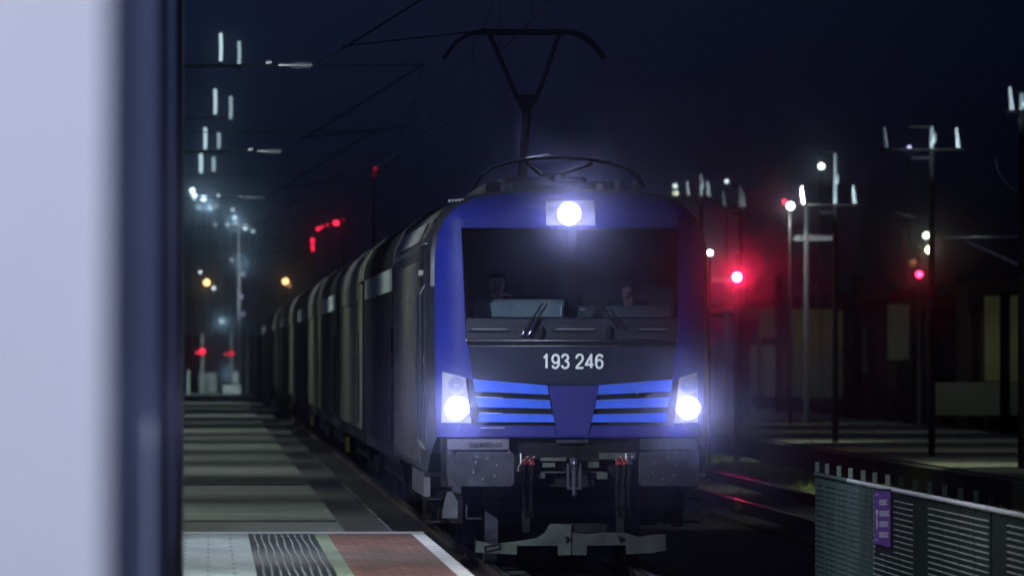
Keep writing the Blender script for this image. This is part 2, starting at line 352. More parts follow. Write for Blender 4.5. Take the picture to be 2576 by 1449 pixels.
# ------------------------------------------------------------------ the locomotive
LY = 95.0
S = 237.9
def U(x): return (x - 1435) / S
def Z(y): return CAMZ - (y - VY) / S
loco = thing('locomotive', (TX, LY, 0), 'blue electric locomotive with three blazing headlights and white number on its dark nose', 'locomotive')
def yf(u, z):
    a = abs(u)
    y = 0.05 * (a / 1.45) ** 2 + 0.35 * max(0, (a - 1.12) / 0.33) ** 2.2 * 0.7
    y += max(0, z - 2.45) * 0.20 + max(0, (z - 3.72) / 0.3) ** 2 * 0.35 + max(0, 2.0 - z) * 0.08
    return y
def panel(name, polys, off, th, m, parent=None, smooth=True, grid=0.09, bev=0):
    bm = bmesh.new()
    for poly in polys:
        bm.faces.new([bm.verts.new((u, 0, z)) for u, z in poly])
    lo = -1.6
    while lo < 1.6:
        bmesh.ops.bisect_plane(bm, geom=bm.verts[:] + bm.edges[:] + bm.faces[:], plane_co=(lo, 0, 0), plane_no=(1, 0, 0)); lo += grid
    lo = 0.1
    while lo < 4.2:
        bmesh.ops.bisect_plane(bm, geom=bm.verts[:] + bm.edges[:] + bm.faces[:], plane_co=(0, 0, lo), plane_no=(0, 0, 1)); lo += grid
    for v in bm.verts: v.co.y = yf(v.co.x, v.co.z) + off
    for f in bm.faces:
        f.normal_update()
    fr = bm.faces[:]
    # front faces look to -y; add a back skin and a rim
    bmesh.ops.recalc_face_normals(bm, faces=fr)
    if sum(f.normal.y for f in bm.faces) > 0: bmesh.ops.reverse_faces(bm, faces=bm.faces[:])
    ext = bmesh.ops.extrude_face_region(bm, geom=bm.faces[:], use_keep_orig=True)
    for e in ext['geom']:
        if isinstance(e, bmesh.types.BMVert): e.co.y += th
    bmesh.ops.recalc_face_normals(bm, faces=bm.faces[:])
    me = bpy.data.meshes.new(name); bm.to_mesh(me); bm.free(); me.materials.append(m)
    for p in me.polygons: p.use_smooth = smooth
    try: me.set_sharp_from_angle(angle=R(35))
    except Exception: pass
    o = bpy.data.objects.new(name, me); COL.objects.link(o); o.parent = parent or loco
    return o
half = [(1.405, 1.40), (1.425, 1.9), (1.43, 2.4), (1.43, 3.0), (1.425, 3.35), (1.395, 3.55), (1.33, 3.70), (1.20, 3.84), (1.0, 3.94), (0.7, 3.985), (0.35, 4.0), (0, 4.005)]
outline = half + [(-u, z) for u, z in reversed(half[:-1])]
side_half = [(1.49, 1.02), (1.49, 1.9), (1.49, 2.4), (1.49, 3.0), (1.49, 3.42), (1.46, 3.55), (1.36, 3.74), (1.22, 3.9), (1.0, 3.98), (0.7, 4.02), (0.35, 4.035), (0, 4.04)]
side_out = side_half + [(-u, z) for u, z in reversed(side_half[:-1])]
LL = 18.9
NS = 8   # outline points that belong to one side wall
def ring(out, y): return [(u, y, z) for u, z in out]
fr_ring = [(u, yf(u, z), z) for u, z in outline]
mid_ring = [(a[0]*0.5+b_[0]*0.5+ (0.012 if a[0] > 0 else -0.012 if a[0] < 0 else 0), 0.42 + max(0, (z_ - 3.5)) * 0.5, a[1]*0.6+b_[1]*0.4) for (a, b_, z_) in [(outline[i], side_out[i], outline[i][1]) for i in range(len(outline))]]
def body_part(name, i0, i1, m, y1=LL):
    b = MB(); b.loft([fr_ring[i0:i1], mid_ring[i0:i1], ring(side_out, 0.95)[i0:i1], ring(side_out, y1 - 0.6)[i0:i1], [(p[0]*0.97, y1, p[2]) for p in ring(side_out, 0)[i0:i1]]], cap=False, closed=False)
    return b.build(name, m, loco, smooth=True)
n_ = len(outline)
body_part('side_wall', 0, 6, M['side']); body_part('side_wall', n_-6, n_, M['side'])
body_part('roof', 5, n_-5, M['roof'])
b = MB(); b.prism([(u*0.97, z) for u, z in side_out], LL-0.05, LL); b.build('end_wall', M['side'], loco)
b = MB(); b.b2(-1.47, 1.47, 0.5, LL-0.2, 0.98, 1.02); b.build('floor', M['under'], loco)
# blue front mask round the windscreen
L1, R1 = U(1162), U(1710); LB, RB = U(1172), U(1706)
WT = Z(572)
oh = outline
left_out = [(-u, z) for u, z in half]
mask_left = [(U(1190), Z(955)), (U(1176), Z(855)), (LB, Z(855)), (L1, WT), (L1, 3.88)] + [(-u, z) for u, z in reversed(half[1:8])] + [(-1.41, 2.06), (-1.36, 2.1)]
top_band = [(L1, WT), (R1, WT), (R1, 3.86), (1.0, 3.94), (0.7, 3.985), (0.35, 4.0), (0, 4.005), (-0.35, 4.0), (-0.7, 3.985), (-1.0, 3.94), (L1, 3.86)]
pill_l = [(L1, 3.862), (-1.20, 3.84), (-1.33, 3.70), (-1.395, 3.55), (-1.425, 3.35), (-1.43, 3.0), (-1.43, 2.4), (-1.425, 2.08), (U(1168), Z(950)), (U(1190), Z(957)), (U(1178), Z(870)), (LB, Z(855)), (L1, WT)]
pill_r = [(R1, 3.862), (1.20, 3.84), (1.33, 3.70), (1.395, 3.55), (1.425, 3.35), (1.43, 3.0), (1.43, 2.4), (1.425, 2.08), (U(1712), Z(950)), (U(1692), Z(957)), (U(1702), Z(870)), (RB, Z(855)), (R1, WT)]
panel('front_mask', [top_band, pill_l, pill_r], -0.006, 0.09, M['blue'])
# lower blue apron behind grille and under it
panel('front_apron', [[(-1.405, 1.40), (1.405, 1.40), (1.41, 1.52), (U(1748), 1.56), (U(1690), 1.53), (U(1478), 1.52), (U(1400), 1.52), (U(1190), 1.53), (U(1120), 1.56), (-1.41, 1.52)],
      [(-1.425, 2.078), (-1.408, 1.522), (U(1113), 1.55), (U(1113), Z(934))], [(1.425, 2.078), (1.408, 1.522), (U(1758), 1.55), (U(1758), Z(934))]], -0.004, 0.08, M['blue'])
panel('grille_backing', [[(U(1186), Z(950)), (U(1376), Z(968)), (U(1510), Z(968)), (U(1696), Z(950)), (U(1703), Z(1065)), (U(1697), 1.52), (U(1190), 1.52), (U(1182), Z(1065))]], 0.035, 0.05, M['black'])
def mir(p): return [(-u + 2*U(1442), z) for u, z in p]
gl_ = [[(1190, 953.5), (1376.6, 969), (1380.6, 992.5), (1195, 984.5)], [(1196, 998.5), (1382.6, 1006), (1387, 1028), (1203, 1023.5)], [(1206, 1038.5), (1391, 1042), (1396, 1062), (1202, 1061)]]
for side in (0, 1):
    po_ = [[(U(x), Z(y)) for x, y in q] for q in gl_]
    if side: po_ = [mir(q) for q in po_]
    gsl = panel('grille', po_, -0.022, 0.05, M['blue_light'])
    q = [[(U(x), Z(y)) for x, y in ((1208, 1077), (1395, 1077), (1402, 1096), (1200, 1096))]]
    if side: q = [mir(q[0])]
    panel('lower_slat', q, -0.022, 0.05, M['blue_dark'], gsl)
    tr = [[(U(x), Z(y)) for x, y in ((1196, 998.3-1.5), (1265, 1001.5-1.5), (1265, 1002.6-1.5), (1196, 1000-1.5))], [(U(x), Z(y)) for x, y in ((1206, 1037), (1262, 1038.4), (1262, 1039.6), (1206, 1038.4))],
          [(U(x), Z(y)) for x, y in ((1208, 1075.2), (1270, 1075.2), (1270, 1076.6), (1208, 1076.6))]]
    if not side:
        for t_ in tr: panel('slat_edge', [t_], -0.028, 0.012, M['fence_rail'], gsl)
panel('centre_wedge', [[(U(1378.5), Z(969)), (U(1508.5), Z(969)), (U(1480), 1.42), (U(1404), 1.42)]], -0.02, 0.06, M['blue_dark'])
# dark nose panel with the number
panel('nose_panel', [[(U(1180), Z(872)), (U(1701), Z(872)), (U(1693), Z(951)), (U(1600), Z(961)), (U(1508), Z(967)), (U(1377), Z(967)), (U(1280), Z(961)), (U(1188), Z(951))]], -0.004, 0.05, M['navy_panel'])
def ell(cx, cz, rx, rz, a0=0, a1=360, n=20): return [(cx + rx*math.cos(R(a0+(a1-a0)*i/n)), cz + rz*math.sin(R(a0+(a1-a0)*i/n))) for i in range(n+1)]
STK = {'1': [[(.13, .76), (.27, .80), (.36, .97), (.36, .03)]],
 '9': [ell(.31, .67, .23, .285), [(.54, .67)] + ell(.28, .40, .26, .37, 10, -90, 8) + [(.15, .08), (.07, .22)]],
 '3': [[(.07, .76)] + ell(.29, .755, .21, .215, 165, -80, 12) + [(.26, .54)], [(.26, .54), (.36, .53)] + ell(.29, .285, .245, .255, 70, -170, 14)],
 '2': [[(.07, .70)] + ell(.30, .72, .23, .25, 170, -20, 12) + [(.44, .50), (.20, .25), (.07, .04), (.56, .04)]],
 '4': [[(.43, .03), (.43, .95), (.04, .27), (.58, .27)]],
 '6': [ell(.31, .315, .23, .285), [(.08, .33)] + ell(.34, .58, .26, .37, 190, 90, 8) + [(.47, .90), (.54, .78)]]}
adv = 0.70; cx_ = 0
sw = 155 / S / (6*adv + 0.33 - 0.12); sh_ = 0.152
for ch_ in '193 246':
    if ch_ == ' ': cx_ += 0.33; continue
    b = MB()
    for pts in STK[ch_]: b.tube([((cx_ + px_ - (6*adv + 0.33 - 0.12)/2) * sw, 0, (pz_ - 0.5) * sh_) for px_, pz_ in pts], 0.0125, 8)
    nb = b.build('digit', M['digit'], loco, smooth=True); nb.location = (U(1440), yf(0.1, Z(909)) - 0.012, Z(909)); nb.scale.y = 0.3
    cx_ += adv
# panel with slots under the windscreen
cp = panel('cowl_panel', [[(U(1172), Z(800)), (U(1707), Z(800)), (U(1703), Z(853)), (U(1174), Z(853))]], 0.0, 0.05, mat('cowl', (0.016, 0.019, 0.032), 0.45, 0, 0.4, 5, spec=0.3))
for x0, x1 in ((1180, 1284), (1390, 1502), (1602, 1690)):
    panel('slot', [[(U(x0), Z(829)), (U(x1), Z(829)), (U(x1), Z(837)), (U(x0), Z(837))]], -0.006, 0.02, M['black'], cp)
    panel('slot_lip', [[(U(x0+8), Z(827.5)), (U(x1-6), Z(827.5)), (U(x1-6), Z(828.6)), (U(x0+8), Z(828.6))]], -0.010, 0.012, M['galv'], cp)
panel('step_ledge', [[(U(1176), Z(855.4)), (U(1703), Z(855.4)), (U(1703), Z(857.4)), (U(1176), Z(857.4))]], -0.02, 0.06, M['chrome'])
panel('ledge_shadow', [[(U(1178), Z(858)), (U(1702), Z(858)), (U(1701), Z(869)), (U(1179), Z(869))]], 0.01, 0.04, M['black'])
panel('step_ledge', [[(U(1180), Z(869.6)), (U(1701), Z(869.6)), (U(1701), Z(871)), (U(1180), Z(871))]], -0.012, 0.05, M['chrome'])
for x in (1173, 1705):
    b = MB(); b.cyl((U(x), yf(U(x), Z(855)) - 0.03, Z(855)), (U(x), yf(U(x), Z(855)) + 0.02, Z(855)), 0.012); b.build('bolt', M['chrome'], loco)
# windscreen
ws = panel('windscreen', [[(L1, WT), (R1, WT), (U(1707), Z(798)), (U(1171), Z(798))]], 0.012, 0.018, M['glass'])
panel('windscreen_frame', [[(L1-.002, WT+.002), (R1+.002, WT+.002), (R1-.012, WT-.03), (L1+.012, WT-.03)], [(L1, WT-.002), (L1+.03, WT-.03), (U(1180), Z(797)), (U(1171), Z(798))], [(R1, WT-.002), (R1-.03, WT-.03), (U(1698), Z(797)), (U(1707), Z(798))],
       [(U(1430), WT-.03), (U(1452), WT-.03), (U(1453), Z(798)), (U(1429), Z(798))], [(U(1171), Z(797.5)), (U(1171), Z(801)), (U(1707), Z(801)), (U(1707), Z(797.5))]], -0.002, 0.03, mat('frame_black', (0.003, 0.003, 0.004), 0.9, spec=0.0))
# top headlight
tl = panel('top_headlight', [[(U(1376), Z(502)), (U(1499), Z(502)), (U(1500), Z(566)), (U(1376), Z(566))]], -0.02, 0.05, M['silver'])
def headlight(x, y, r, parent, on=True):
    u, z = U(x), Z(y); y0 = yf(u, z) - 0.05
    b = MB(); b.cyl((u, y0 + 0.05, z), (u, y0 - 0.03, z), r + 0.014, r + 0.014, 32); o = b.build('lamp_ring', M['silver'], parent)
    b = MB(); b.cyl((u, y0 + 0.02, z), (u, y0 - 0.045, z), r, r * 0.96, 32)
    b.build('lens', M['headlamp'] if on else M['lamp_glass'], parent)
    if not on:
        b = MB(); b.b2(u - 0.022, u - 0.006, y0 - 0.055, y0 - 0.047, z - 0.006, z + 0.006); b.b2(u + 0.006, u + 0.022, y0 - 0.055, y0 - 0.047, z - 0.006, z + 0.006); b.build('reflector', M['digit'], parent)
    return (TX + u, LY + y0 - 0.15, z)
HL = (0.42, 0.40, 1.0)
p0 = headlight(1434, 537, 0.118, tl)
hl_pts = [p0]
for i, sgn in enumerate((0, 1)):
    q = [(U(1113.5), Z(935)), (U(1172), Z(950)), (U(1185), Z(1064)), (U(1111), Z(1063))]
    if sgn: q = [(-u + 2*U(1441), z) for u, z in q]; q[0] = (U(1757), Z(935)); q[3] = (U(1759), Z(1063))
    hc = panel('headlight_cluster', [q], -0.014, 0.05, M['silver'])
    hl_pts.append(headlight(1149.5 if not sgn else 1732, 1026, 0.118, hc))
    headlight(1147.5 if not sgn else 1733, 968, 0.085, hc, False)
for i, p in enumerate(hl_pts):
    lamp('headlight_beam', 'SPOT', p, 27 if i else 24, HL, (p[0] - 3.8*0.9, 0, p[2]*0.9 + 0.1), 0.09, 165, 1.0)
    lamp('headlight_spill', 'POINT', (p[0], p[1] + 0.02, p[2]), 8, (0.50, 0.46, 1.0), None, 0.05)
# marker spots in the top band
for x in (1172, 1703):
    b = MB(); b.sph((U(x), yf(U(x), Z(560)) - 0.02, Z(561)), 0.014); b.build('marker_light', M['chrome'], loco)
# wipers
for pts in (([(1366, 762), (1341, 800), (1310, 846)], 0), ([(1377, 764), (1352, 800), (1326, 846)], 0), ([(1520, 775), (1551, 822)], 1), ([(1536, 777), (1570, 830)], 1)):
    P = [(U(x), yf(U(x), Z(y)) - 0.06, Z(y)) for x, y in pts[0]]
    b = MB(); b.tube(P, 0.010)
    if not pts[1]: b.cyl(P[1], P[2], 0.016, 0.034, 8)
    wp = b.build('wiper', M['black'], loco)
    if not pts[1]:
        b = MB(); b.sph((P[2][0] + 0.03, P[2][1] - 0.035, P[2][2] + 0.075), 0.009); b.cyl((P[2][0] + .012, P[2][1]-.03, P[2][2]+.02), (P[2][0] + .03, P[2][1]-.03, P[2][2]+.055), 0.005); b.build('pivot_cap', M['chrome'], wp)
for x in (1361, 1534):
    b = MB(); b.sph((U(x), yf(U(x), Z(838)) - 0.02, Z(838)), 0.05, (0.8, 0.6, 1.5)); b.build('wiper_motor_cover', M['black'], loco, smooth=True)
# driver's cab
b = MB(); b.b2(-1.38, 1.38, 2.55, 2.6, 1.65, 3.7); b.b2(-1.38, 1.38, 0.9, 2.6, 1.60, 1.65); b.b2(-1.38, 1.38, 1.0, 2.6, 3.7, 3.74)
b.build('cab_back_wall', M['cab'], loco)
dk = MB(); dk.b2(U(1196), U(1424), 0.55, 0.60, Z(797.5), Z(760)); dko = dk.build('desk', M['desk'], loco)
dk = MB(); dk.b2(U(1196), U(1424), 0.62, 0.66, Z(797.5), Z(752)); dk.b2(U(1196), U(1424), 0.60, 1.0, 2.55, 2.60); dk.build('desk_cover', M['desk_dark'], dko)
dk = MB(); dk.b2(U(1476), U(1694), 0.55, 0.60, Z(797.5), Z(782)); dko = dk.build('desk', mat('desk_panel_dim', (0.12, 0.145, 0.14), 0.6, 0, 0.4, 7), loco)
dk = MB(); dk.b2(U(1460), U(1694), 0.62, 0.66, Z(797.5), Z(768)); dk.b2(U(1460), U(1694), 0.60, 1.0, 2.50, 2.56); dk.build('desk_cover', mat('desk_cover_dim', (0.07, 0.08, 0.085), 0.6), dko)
b = MB(); b.b2(U(1415), U(1418), 0.5, 0.53, Z(793), Z(768)); b.b2(U(1409), U(1413), 0.5, 0.53, Z(777), Z(775)); b.b2(U(1465), U(1477), 0.5, 0.54, Z(778.6), Z(776.4)); b.build('control_lever', M['digit'], loco)
for uu in (-0.72, 0.68):
    b = MB(); b.b2(uu-0.25, uu+0.25, 1.35, 1.80, 2.02, 2.14); b.b2(uu-0.23, uu+0.23, 1.76, 1.86, 2.14, 2.86); b.cyl((uu, 1.6, 1.65), (uu, 1.6, 2.02), 0.06); b.build('driver_seat', M['seat'], loco, bev=0.03)
# plate with maker's lettering, buffer covers, beam
lp = panel('maker_plate', [[(U(1126), Z(1104)), (U(1281), Z(1104)), (U(1281), Z(1131)), (U(1126), Z(1131))]], 0.0, 0.05, mat('plate_grey', (0.13, 0.13, 0.17), 0.6, 0, 0.3, 5, spec=0.2))
text('SIEMENS', 0.075, M['letter_dark'], lp, (U(1221), yf(-0.8, 1.33) - 0.006, Z(1119.5)), 'lettering', 0.0016, 84 / S)
panel('beam_panel', [[(U(1612), Z(1104)), (U(1757), Z(1104)), (U(1757), Z(1131)), (U(1612), Z(1131))]], 0.0, 0.05, M['buffer'])
b = MB(); b.b2(-1.36, 1.36, 0.22, 0.5, Z(1225), 1.395); b.build('buffer_beam', M['under'], loco)
b = MB(); b.b2(U(1400), U(1481), 0.12, 0.16, Z(1114), Z(1106)); b.build('step_plate', M['buffer'], loco)
for s_, xa, xb, xc in ((0, 1140, 1291, 1218), (1, 1603, 1752, 1668)):
    b = MB()
    r_ = 0.05; x0, x1, z0, z1 = U(xa), U(xb), Z(1222), Z(1135)
    pl = []
    for cx, cz, a0 in ((x1-r_, z1-r_, 0), (x0+r_, z1-r_, 90), (x0+r_, z0+r_, 180), (x1-r_, z0+r_, 270)):
        for k in range(5): a = R(a0 + k*22.5); pl.append((cx + r_*math.cos(a), cz + r_*math.sin(a)))
    b.loft([[(u, 0.0, z) for u, z in pl], [(u, -0.46 - 0.03*math.cos((u-(x0+x1)/2)*2.2) , z) for u, z in pl]] if False else [[(u, -0.36, z) for u, z in pl], [(u, -0.40, z) for u, z in pl]])
    bo = b.build('buffer', M['buffer'], loco, bev=0.008)
    b = MB(); b.cyl((U(xc), -0.36, Z(1175)), (U(xc), 0.25, Z(1175)), 0.12, 0.16, 24); b.build('plunger', M['under'], bo)
    b = MB()
    for a in range(0, 360, 60): b.sph((U(xc) + 0.13*math.cos(R(a+20)), -0.402, Z(1178) + 0.11*math.sin(R(a+20))), 0.016, (1, .5, 1), 8, 6)
    b.build('grease_spots', mat('grease', (0.13, 0.15, 0.17), 0.35), bo)
# side lobes and foot steps under the corners
b = MB(); b.prism([(U(1124), Z(1133)), (U(1140), Z(1133)), (U(1160), Z(1222)), (U(1160), Z(1242)), (U(1140), Z(1236)), (U(1128), Z(1216)), (U(1124), Z(1190))], 0.10, 0.16); b.build('corner_skirt', M['buffer'], loco)
b = MB(); b.prism([(U(1760), Z(1133)), (U(1745), Z(1133)), (U(1745), Z(1200)), (U(1760), Z(1196))], 0.10, 0.16); b.build('corner_skirt', M['buffer'], loco)
b = MB(); b.sph((U(1131), 0.06, Z(1221)), 0.016, (0.8, .8, 1.5)); b.sph((U(1746), 0.06, Z(1188)), 0.012, (0.7, .7, 1.8)); b.build('lashing_eye', M['chrome'], loco)
for xs in ((1115, 1153), (1722, 1762)):
    b = MB(); b.prism([(U(xs[0]), Z(1304)), (U(xs[1]), Z(1304)), (U(xs[1]), Z(1262)), (U(xs[1]-14), Z(1238)), (U(xs[0]+12), Z(1238)), (U(xs[0]), Z(1285))] if xs[0] < 1300 else [(U(xs[0]), Z(1304)), (U(xs[1]), Z(1304)), (U(xs[1]), Z(1290)), (U(xs[0]), Z(1290))], 0.25, 0.5)
    b.build('footstep', mat('footstep', (0.08, 0.09, 0.11), 0.6, 0, 0.4, 5) if xs[0] < 1300 else M['under'], loco)
b = MB(); b.b2(U(1173), U(1176), 0.2, 0.22, Z(1305), Z(1270)); b.b2(U(1176), U(1212), 0.2, 0.22, Z(1306), Z(1303)); b.build('step_rim', M['buffer'], loco)
# coupling hook, hoses, brackets
b = MB(); b.tube([(U(1443), 0.2, Z(1160)), (U(1443), -0.12, Z(1160)), (U(1443), -0.2, Z(1172))], 0.04, 10)
b.tube([(U(1428), -0.16, Z(1165)), (U(1428), -0.2, Z(1228)), (U(1458), -0.2, Z(1228)), (U(1458), -0.16, Z(1165))], 0.016)
b.cyl((U(1443), -0.18, Z(1175)), (U(1443), -0.2, Z(1245)), 0.025); b.build('coupling', M['buffer'], loco)
b = MB(); b.sph((U(1441.5), -0.26, Z(1163.5)), 0.009, (1, 1, 2)); b.build('coupling_pin', M['digit'], loco)
for x0, x1, y0, y1, mm in ((1360, 1425, 1151, 1160, 'plough'), (1462, 1510, 1151, 1160, 'under'), (1366, 1398, 1164, 1176, 'plough'), (1480, 1508, 1161, 1177, 'plough'), (1356, 1425, 1186, 1190, 'buffer'), (1464, 1520, 1186, 1190, 'buffer'), (1352, 1372, 1190, 1204, 'plough'), (1502, 1530, 1188, 1206, 'plough'), (1302, 1358, 1142, 1155, 'under'), (1508, 1600, 1139, 1156, 'plough')):
    b = MB(); b.b2(U(x0), U(x1), 0.05, 0.2, Z(y1), Z(y0)); b.build('bracket', M[mm], loco, bev=0.006)
for sg, x in ((-1, 1310), (1, 1574.5)):
    b = MB(); b.tube([(U(x), 0.0, Z(1140)), (U(x - 1*sg*0), 0.0, Z(1167)), (U(x+sg*6), 0.0, Z(1174)), (U(x+sg*6), 0.0, Z(1186))], 0.0075); b.build('tap_handle', M['digit'], loco)
for x in (1322, 1338, 1556, 1572, 1585):
    b = MB(); b.tube([(U(x), 0.15, Z(1155)), (U(x), 0.0, Z(1160)), (U(x), -0.06, Z(1175)), (U(x-4), -0.08, Z(1215)), (U(x-2), -0.02, Z(1270)), (U(x+5), 0.1, Z(1300))], 0.024, 8); ho = b.build('brake_hose', M['black'], loco, smooth=True)
    b = MB(); b.sph((U(x), -0.03, Z(1167)), 0.035, (1, .8, .8)); b.cyl((U(x), 0.12, Z(1150)), (U(x), -0.02, Z(1163)), 0.026); b.build('tap', M['red_hose'] if x in (1322, 1338, 1556, 1572) else M['buffer'], ho, smooth=True)
    b = MB(); b.sph((U(x)+0.02, -0.06, Z(1149)), 0.010); b.sph((U(x)-0.03, -0.06, Z(1158)), 0.008); b.build('tap_bolt', M['galv'], ho)
# snow plough
pp = [(1199, 1360), (1197, 1390), (1250, 1393), (1302, 1396), (1302, 1373.5), (1405, 1373.5), (1405, 1397.5), (1439, 1397), (1439, 1320), (1385, 1318), (1372, 1340), (1350, 1354), (1300, 1362), (1240, 1369)]
b = MB(); b.prism([(U(x), Z(y)) for x, y in pp], 0.18, 0.22); pl_ = b.build('snow_plough', M['plough'], loco, bev=0.004)
pp = [(1441, 1397), (1478, 1397), (1479, 1373), (1577, 1372), (1578, 1395), (1640, 1392), (1678, 1385), (1678, 1344), (1640, 1346), (1610, 1352), (1575, 1340), (1520, 1340), (1480, 1344), (1441, 1340)]
b = MB(); b.prism([(U(x), Z(y)) for x, y in pp], 0.20, 0.24); b.build('plough_blade', mat('plough_dark', (0.045, 0.056, 0.050), 0.6, 0.1, 0.6, 4), pl_)
b = MB()
for x, y in ((1427, 1353), (1561, 1352)): b.cyl((U(x), 0.12, Z(y)), (U(x), 0.2, Z(y)), 0.018); b.b2(U(x)-.006, U(x)+.006, 0.15, 0.178, Z(y+12), Z(y))
b.build('plough_bolt', M['black'], pl_)
b = MB(); q = [(1220, 1376), (1257, 1369), (1260, 1380), (1222, 1388)]
for i in range(4):
    a_, c_ = q[i], q[(i+1) % 4]; b.tube([(U(a_[0]), 0.17, Z(a_[1])), (U(c_[0]), 0.17, Z(c_[1]))], 0.009, 6)
b.build('plough_handle', M['black'], pl_)
b = MB(); b.b2(U(1385), U(1530), 0.26, 0.5, Z(1340), Z(1318)); b.b2(-0.5, -0.42, 0.3, 0.4, Z(1340), Z(1225)); b.b2(0.5, 0.58, 0.3, 0.4, Z(1340), Z(1225)); b.build('plough_support', M['under'], loco)
# bogies and wheels
for yc in (4.2, 14.6):
    b = MB(); b.b2(-1.22, -1.08, yc-2.4, yc+2.4, 0.45, 0.95); b.b2(1.08, 1.22, yc-2.4, yc+2.4, 0.45, 0.95); b.b2(-1.1, 1.1, yc-0.4, yc+0.4, 0.4, 0.9)
    for yy in (yc-1.5, yc+1.5):
        for s_ in (-1, 1): b.cyl((s_*1.2, yy, 0.60), (s_*1.34, yy, 0.60), 0.2, 0.2, 16)
    bg_ = b.build('bogie', M['under'], loco, bev=0.02)
    for yy in (yc-1.5, yc+1.5):
        b = MB()
        for s_ in (-1, 1): b.cyl((s_*0.70, yy, 0.625), (s_*0.84, yy, 0.625), 0.622, 0.622, 32)
        b.cyl((-0.7, yy, 0.625), (0.7, yy, 0.625), 0.09); b.build('wheelset', M['buffer'], bg_)
b = MB(); b.b2(-1.3, -1.15, 7.4, 11.2, 0.35, 0.98); b.b2(1.15, 1.3, 7.4, 11.2, 0.35, 0.98); b.b2(-1.1, 1.1, 7.6, 11.0, 0.35, 0.98); b.build('equipment_box', M['under'], loco)
# left side: ribbed panel, cab door, handrails, mirror camera
for s_ in (-1, 1):
    b = MB(); b.b2(s_*1.492-0.004, s_*1.492+0.004, 3.95, 18.0, 1.08, 3.30)
    for k in range(24):
        y = 4.05 + k*0.58; b.b2(s_*1.4965-0.0035, s_*1.4965+0.0035, y, y+0.26, 1.14, 3.28)
    b.build('ribbed_panel', M['side_rib'], loco)
    b = MB(); b.b2(s_*1.492-0.006, s_*1.492+0.006, 2.15, 3.05, 1.25, 3.42); dr = b.build('cab_door', M['side'], loco, bev=0.004)
    b = MB(); b.b2(s_*1.5-0.004, s_*1.5+0.004, 2.35, 2.85, 2.45, 3.15); b.build('door_window', M['navy_panel'], dr)
    b = MB(); b.b2(s_*1.503-0.006, s_*1.503+0.006, 2.22, 2.30, 2.2, 2.25); b.build('door_handle', M['chrome'], dr)
    for yy in (2.0, 3.2):
        b = MB(); x = s_*1.545
        b.tube([(s_*1.49, yy, 3.02), (x, yy, 2.92), (x, yy, 1.35), (s_*1.49, yy, 1.25)], 0.0125, 8); b.build('handrail', M['chrome'], loco, smooth=True)
    b = MB(); b.b2(s_*1.52-0.03, s_*1.52+0.03, 2.55, 2.62, 3.13, 3.19); b.build('camera_mirror', M['digit'], loco, bev=0.004)
    b = MB(); b.b2(s_*1.50-0.014, s_*1.50+0.014, 1.2, 3.3, 3.455, 3.47); b.build('gutter', M['galv'], loco)
    b = MB(); b.prism([(s_*1.40, 1.0), (s_*1.47, 1.0), (s_*1.47, 0.72), (s_*1.40, 0.72)], 3.4, 9.0) ; b.build('side_skirt', M['side_rib'] if s_ < 0 else M['side'], loco)
    for k in range(3):
        b = MB(); b.b2(s_*1.4-0.09, s_*1.4+0.09, 2.3, 2.85, 0.45+k*0.25, 0.47+k*0.25); b.build('door_step', M['under'], loco)
    # shoulder grille under the roof edge
    b = MB(); b.loft([[(s_*1.485, y, 3.52), (s_*1.385, y, 3.74), (s_*1.375, y, 3.735), (s_*1.47, y, 3.51)] for y in (5.0, 17.6)]); b.build('shoulder_panel', M['grey_shoulder'], loco)
# roof edge clips
b = MB()
for k in range(5): b.b2(-1.27+0.035*k, -1.25+0.035*k, 0.75, 0.85, 3.90+0.003*k, 3.925+0.003*k)
b.build('roof_vent', M['digit'], loco)
# roof equipment
b = MB(); b.b2(-0.75, 0.75, 5.0, 12.5, 4.0, 4.20); b.b2(-0.5, 0.5, 7.5, 10.0, 4.2, 4.30); b.build('roof_equipment', M['roof'], loco, bev=0.05)
def insulator(mb, p, h, r=0.05, n=6):
    mb.cyl(p, (p[0], p[1], p[2]+h), r*0.5, r*0.5, 10)
    for k in range(n):
        z = p[2] + h*(k+0.5)/n; mb.cyl((p[0], p[1], z-0.01), (p[0], p[1], z+0.01), r, r*0.6, 12)
for u, y in ((0.62, 2.6), (0.80, 2.4), (-0.62, 2.6), (-0.5, 4.4), (0.5, 4.4)):
    b = MB(); insulator(b, (u, y, 4.0), 0.17, 0.045); b.build('roof_insulator', M['galv'], loco)
# folded front pantograph
pf_ = MB()
arc = [(-0.93, 2.9, 4.10), (-0.86, 2.9, 4.22), (-0.74, 2.9, 4.31), (-0.55, 2.9, 4.37), (-0.3, 2.9, 4.41), (0.0, 2.9, 4.42), (0.3, 2.9, 4.41), (0.55, 2.9, 4.37), (0.74, 2.9, 4.31), (0.86, 2.9, 4.22), (0.93, 2.9, 4.10)]
pf_.tube([(u, y, z) for u, y, z in arc], 0.014, 8); pf_.tube([(u, y+0.35, z) for u, y, z in arc], 0.014, 8)
pf_.cyl((-0.4, 2.9, 4.40), (-0.35, 3.25, 4.40), 0.012); pf_.cyl((0.4, 2.9, 4.40), (0.35, 3.25, 4.40), 0.012)
fo = pf_.build('front_pantograph', M['mast'], loco, smooth=True)
b = MB(); b.tube([(u, y-0.016, z+0.008) for u, y, z in arc[1:4]], 0.008, 8); b.tube([(-0.36, 2.88, 4.42), (-0.12, 2.88, 4.455)], 0.006, 6); b.build('contact_edge', M['chrome'], fo)
b = MB(); b.tube([(-0.35, 3.0, 4.36), (-0.12, 5.2, 4.28), (0.12, 5.2, 4.28), (0.35, 3.0, 4.36)], 0.02); b.cyl((0, 5.2, 4.25), (0, 3.4, 4.2), 0.04); b.build('folded_arm', M['mast'], fo)
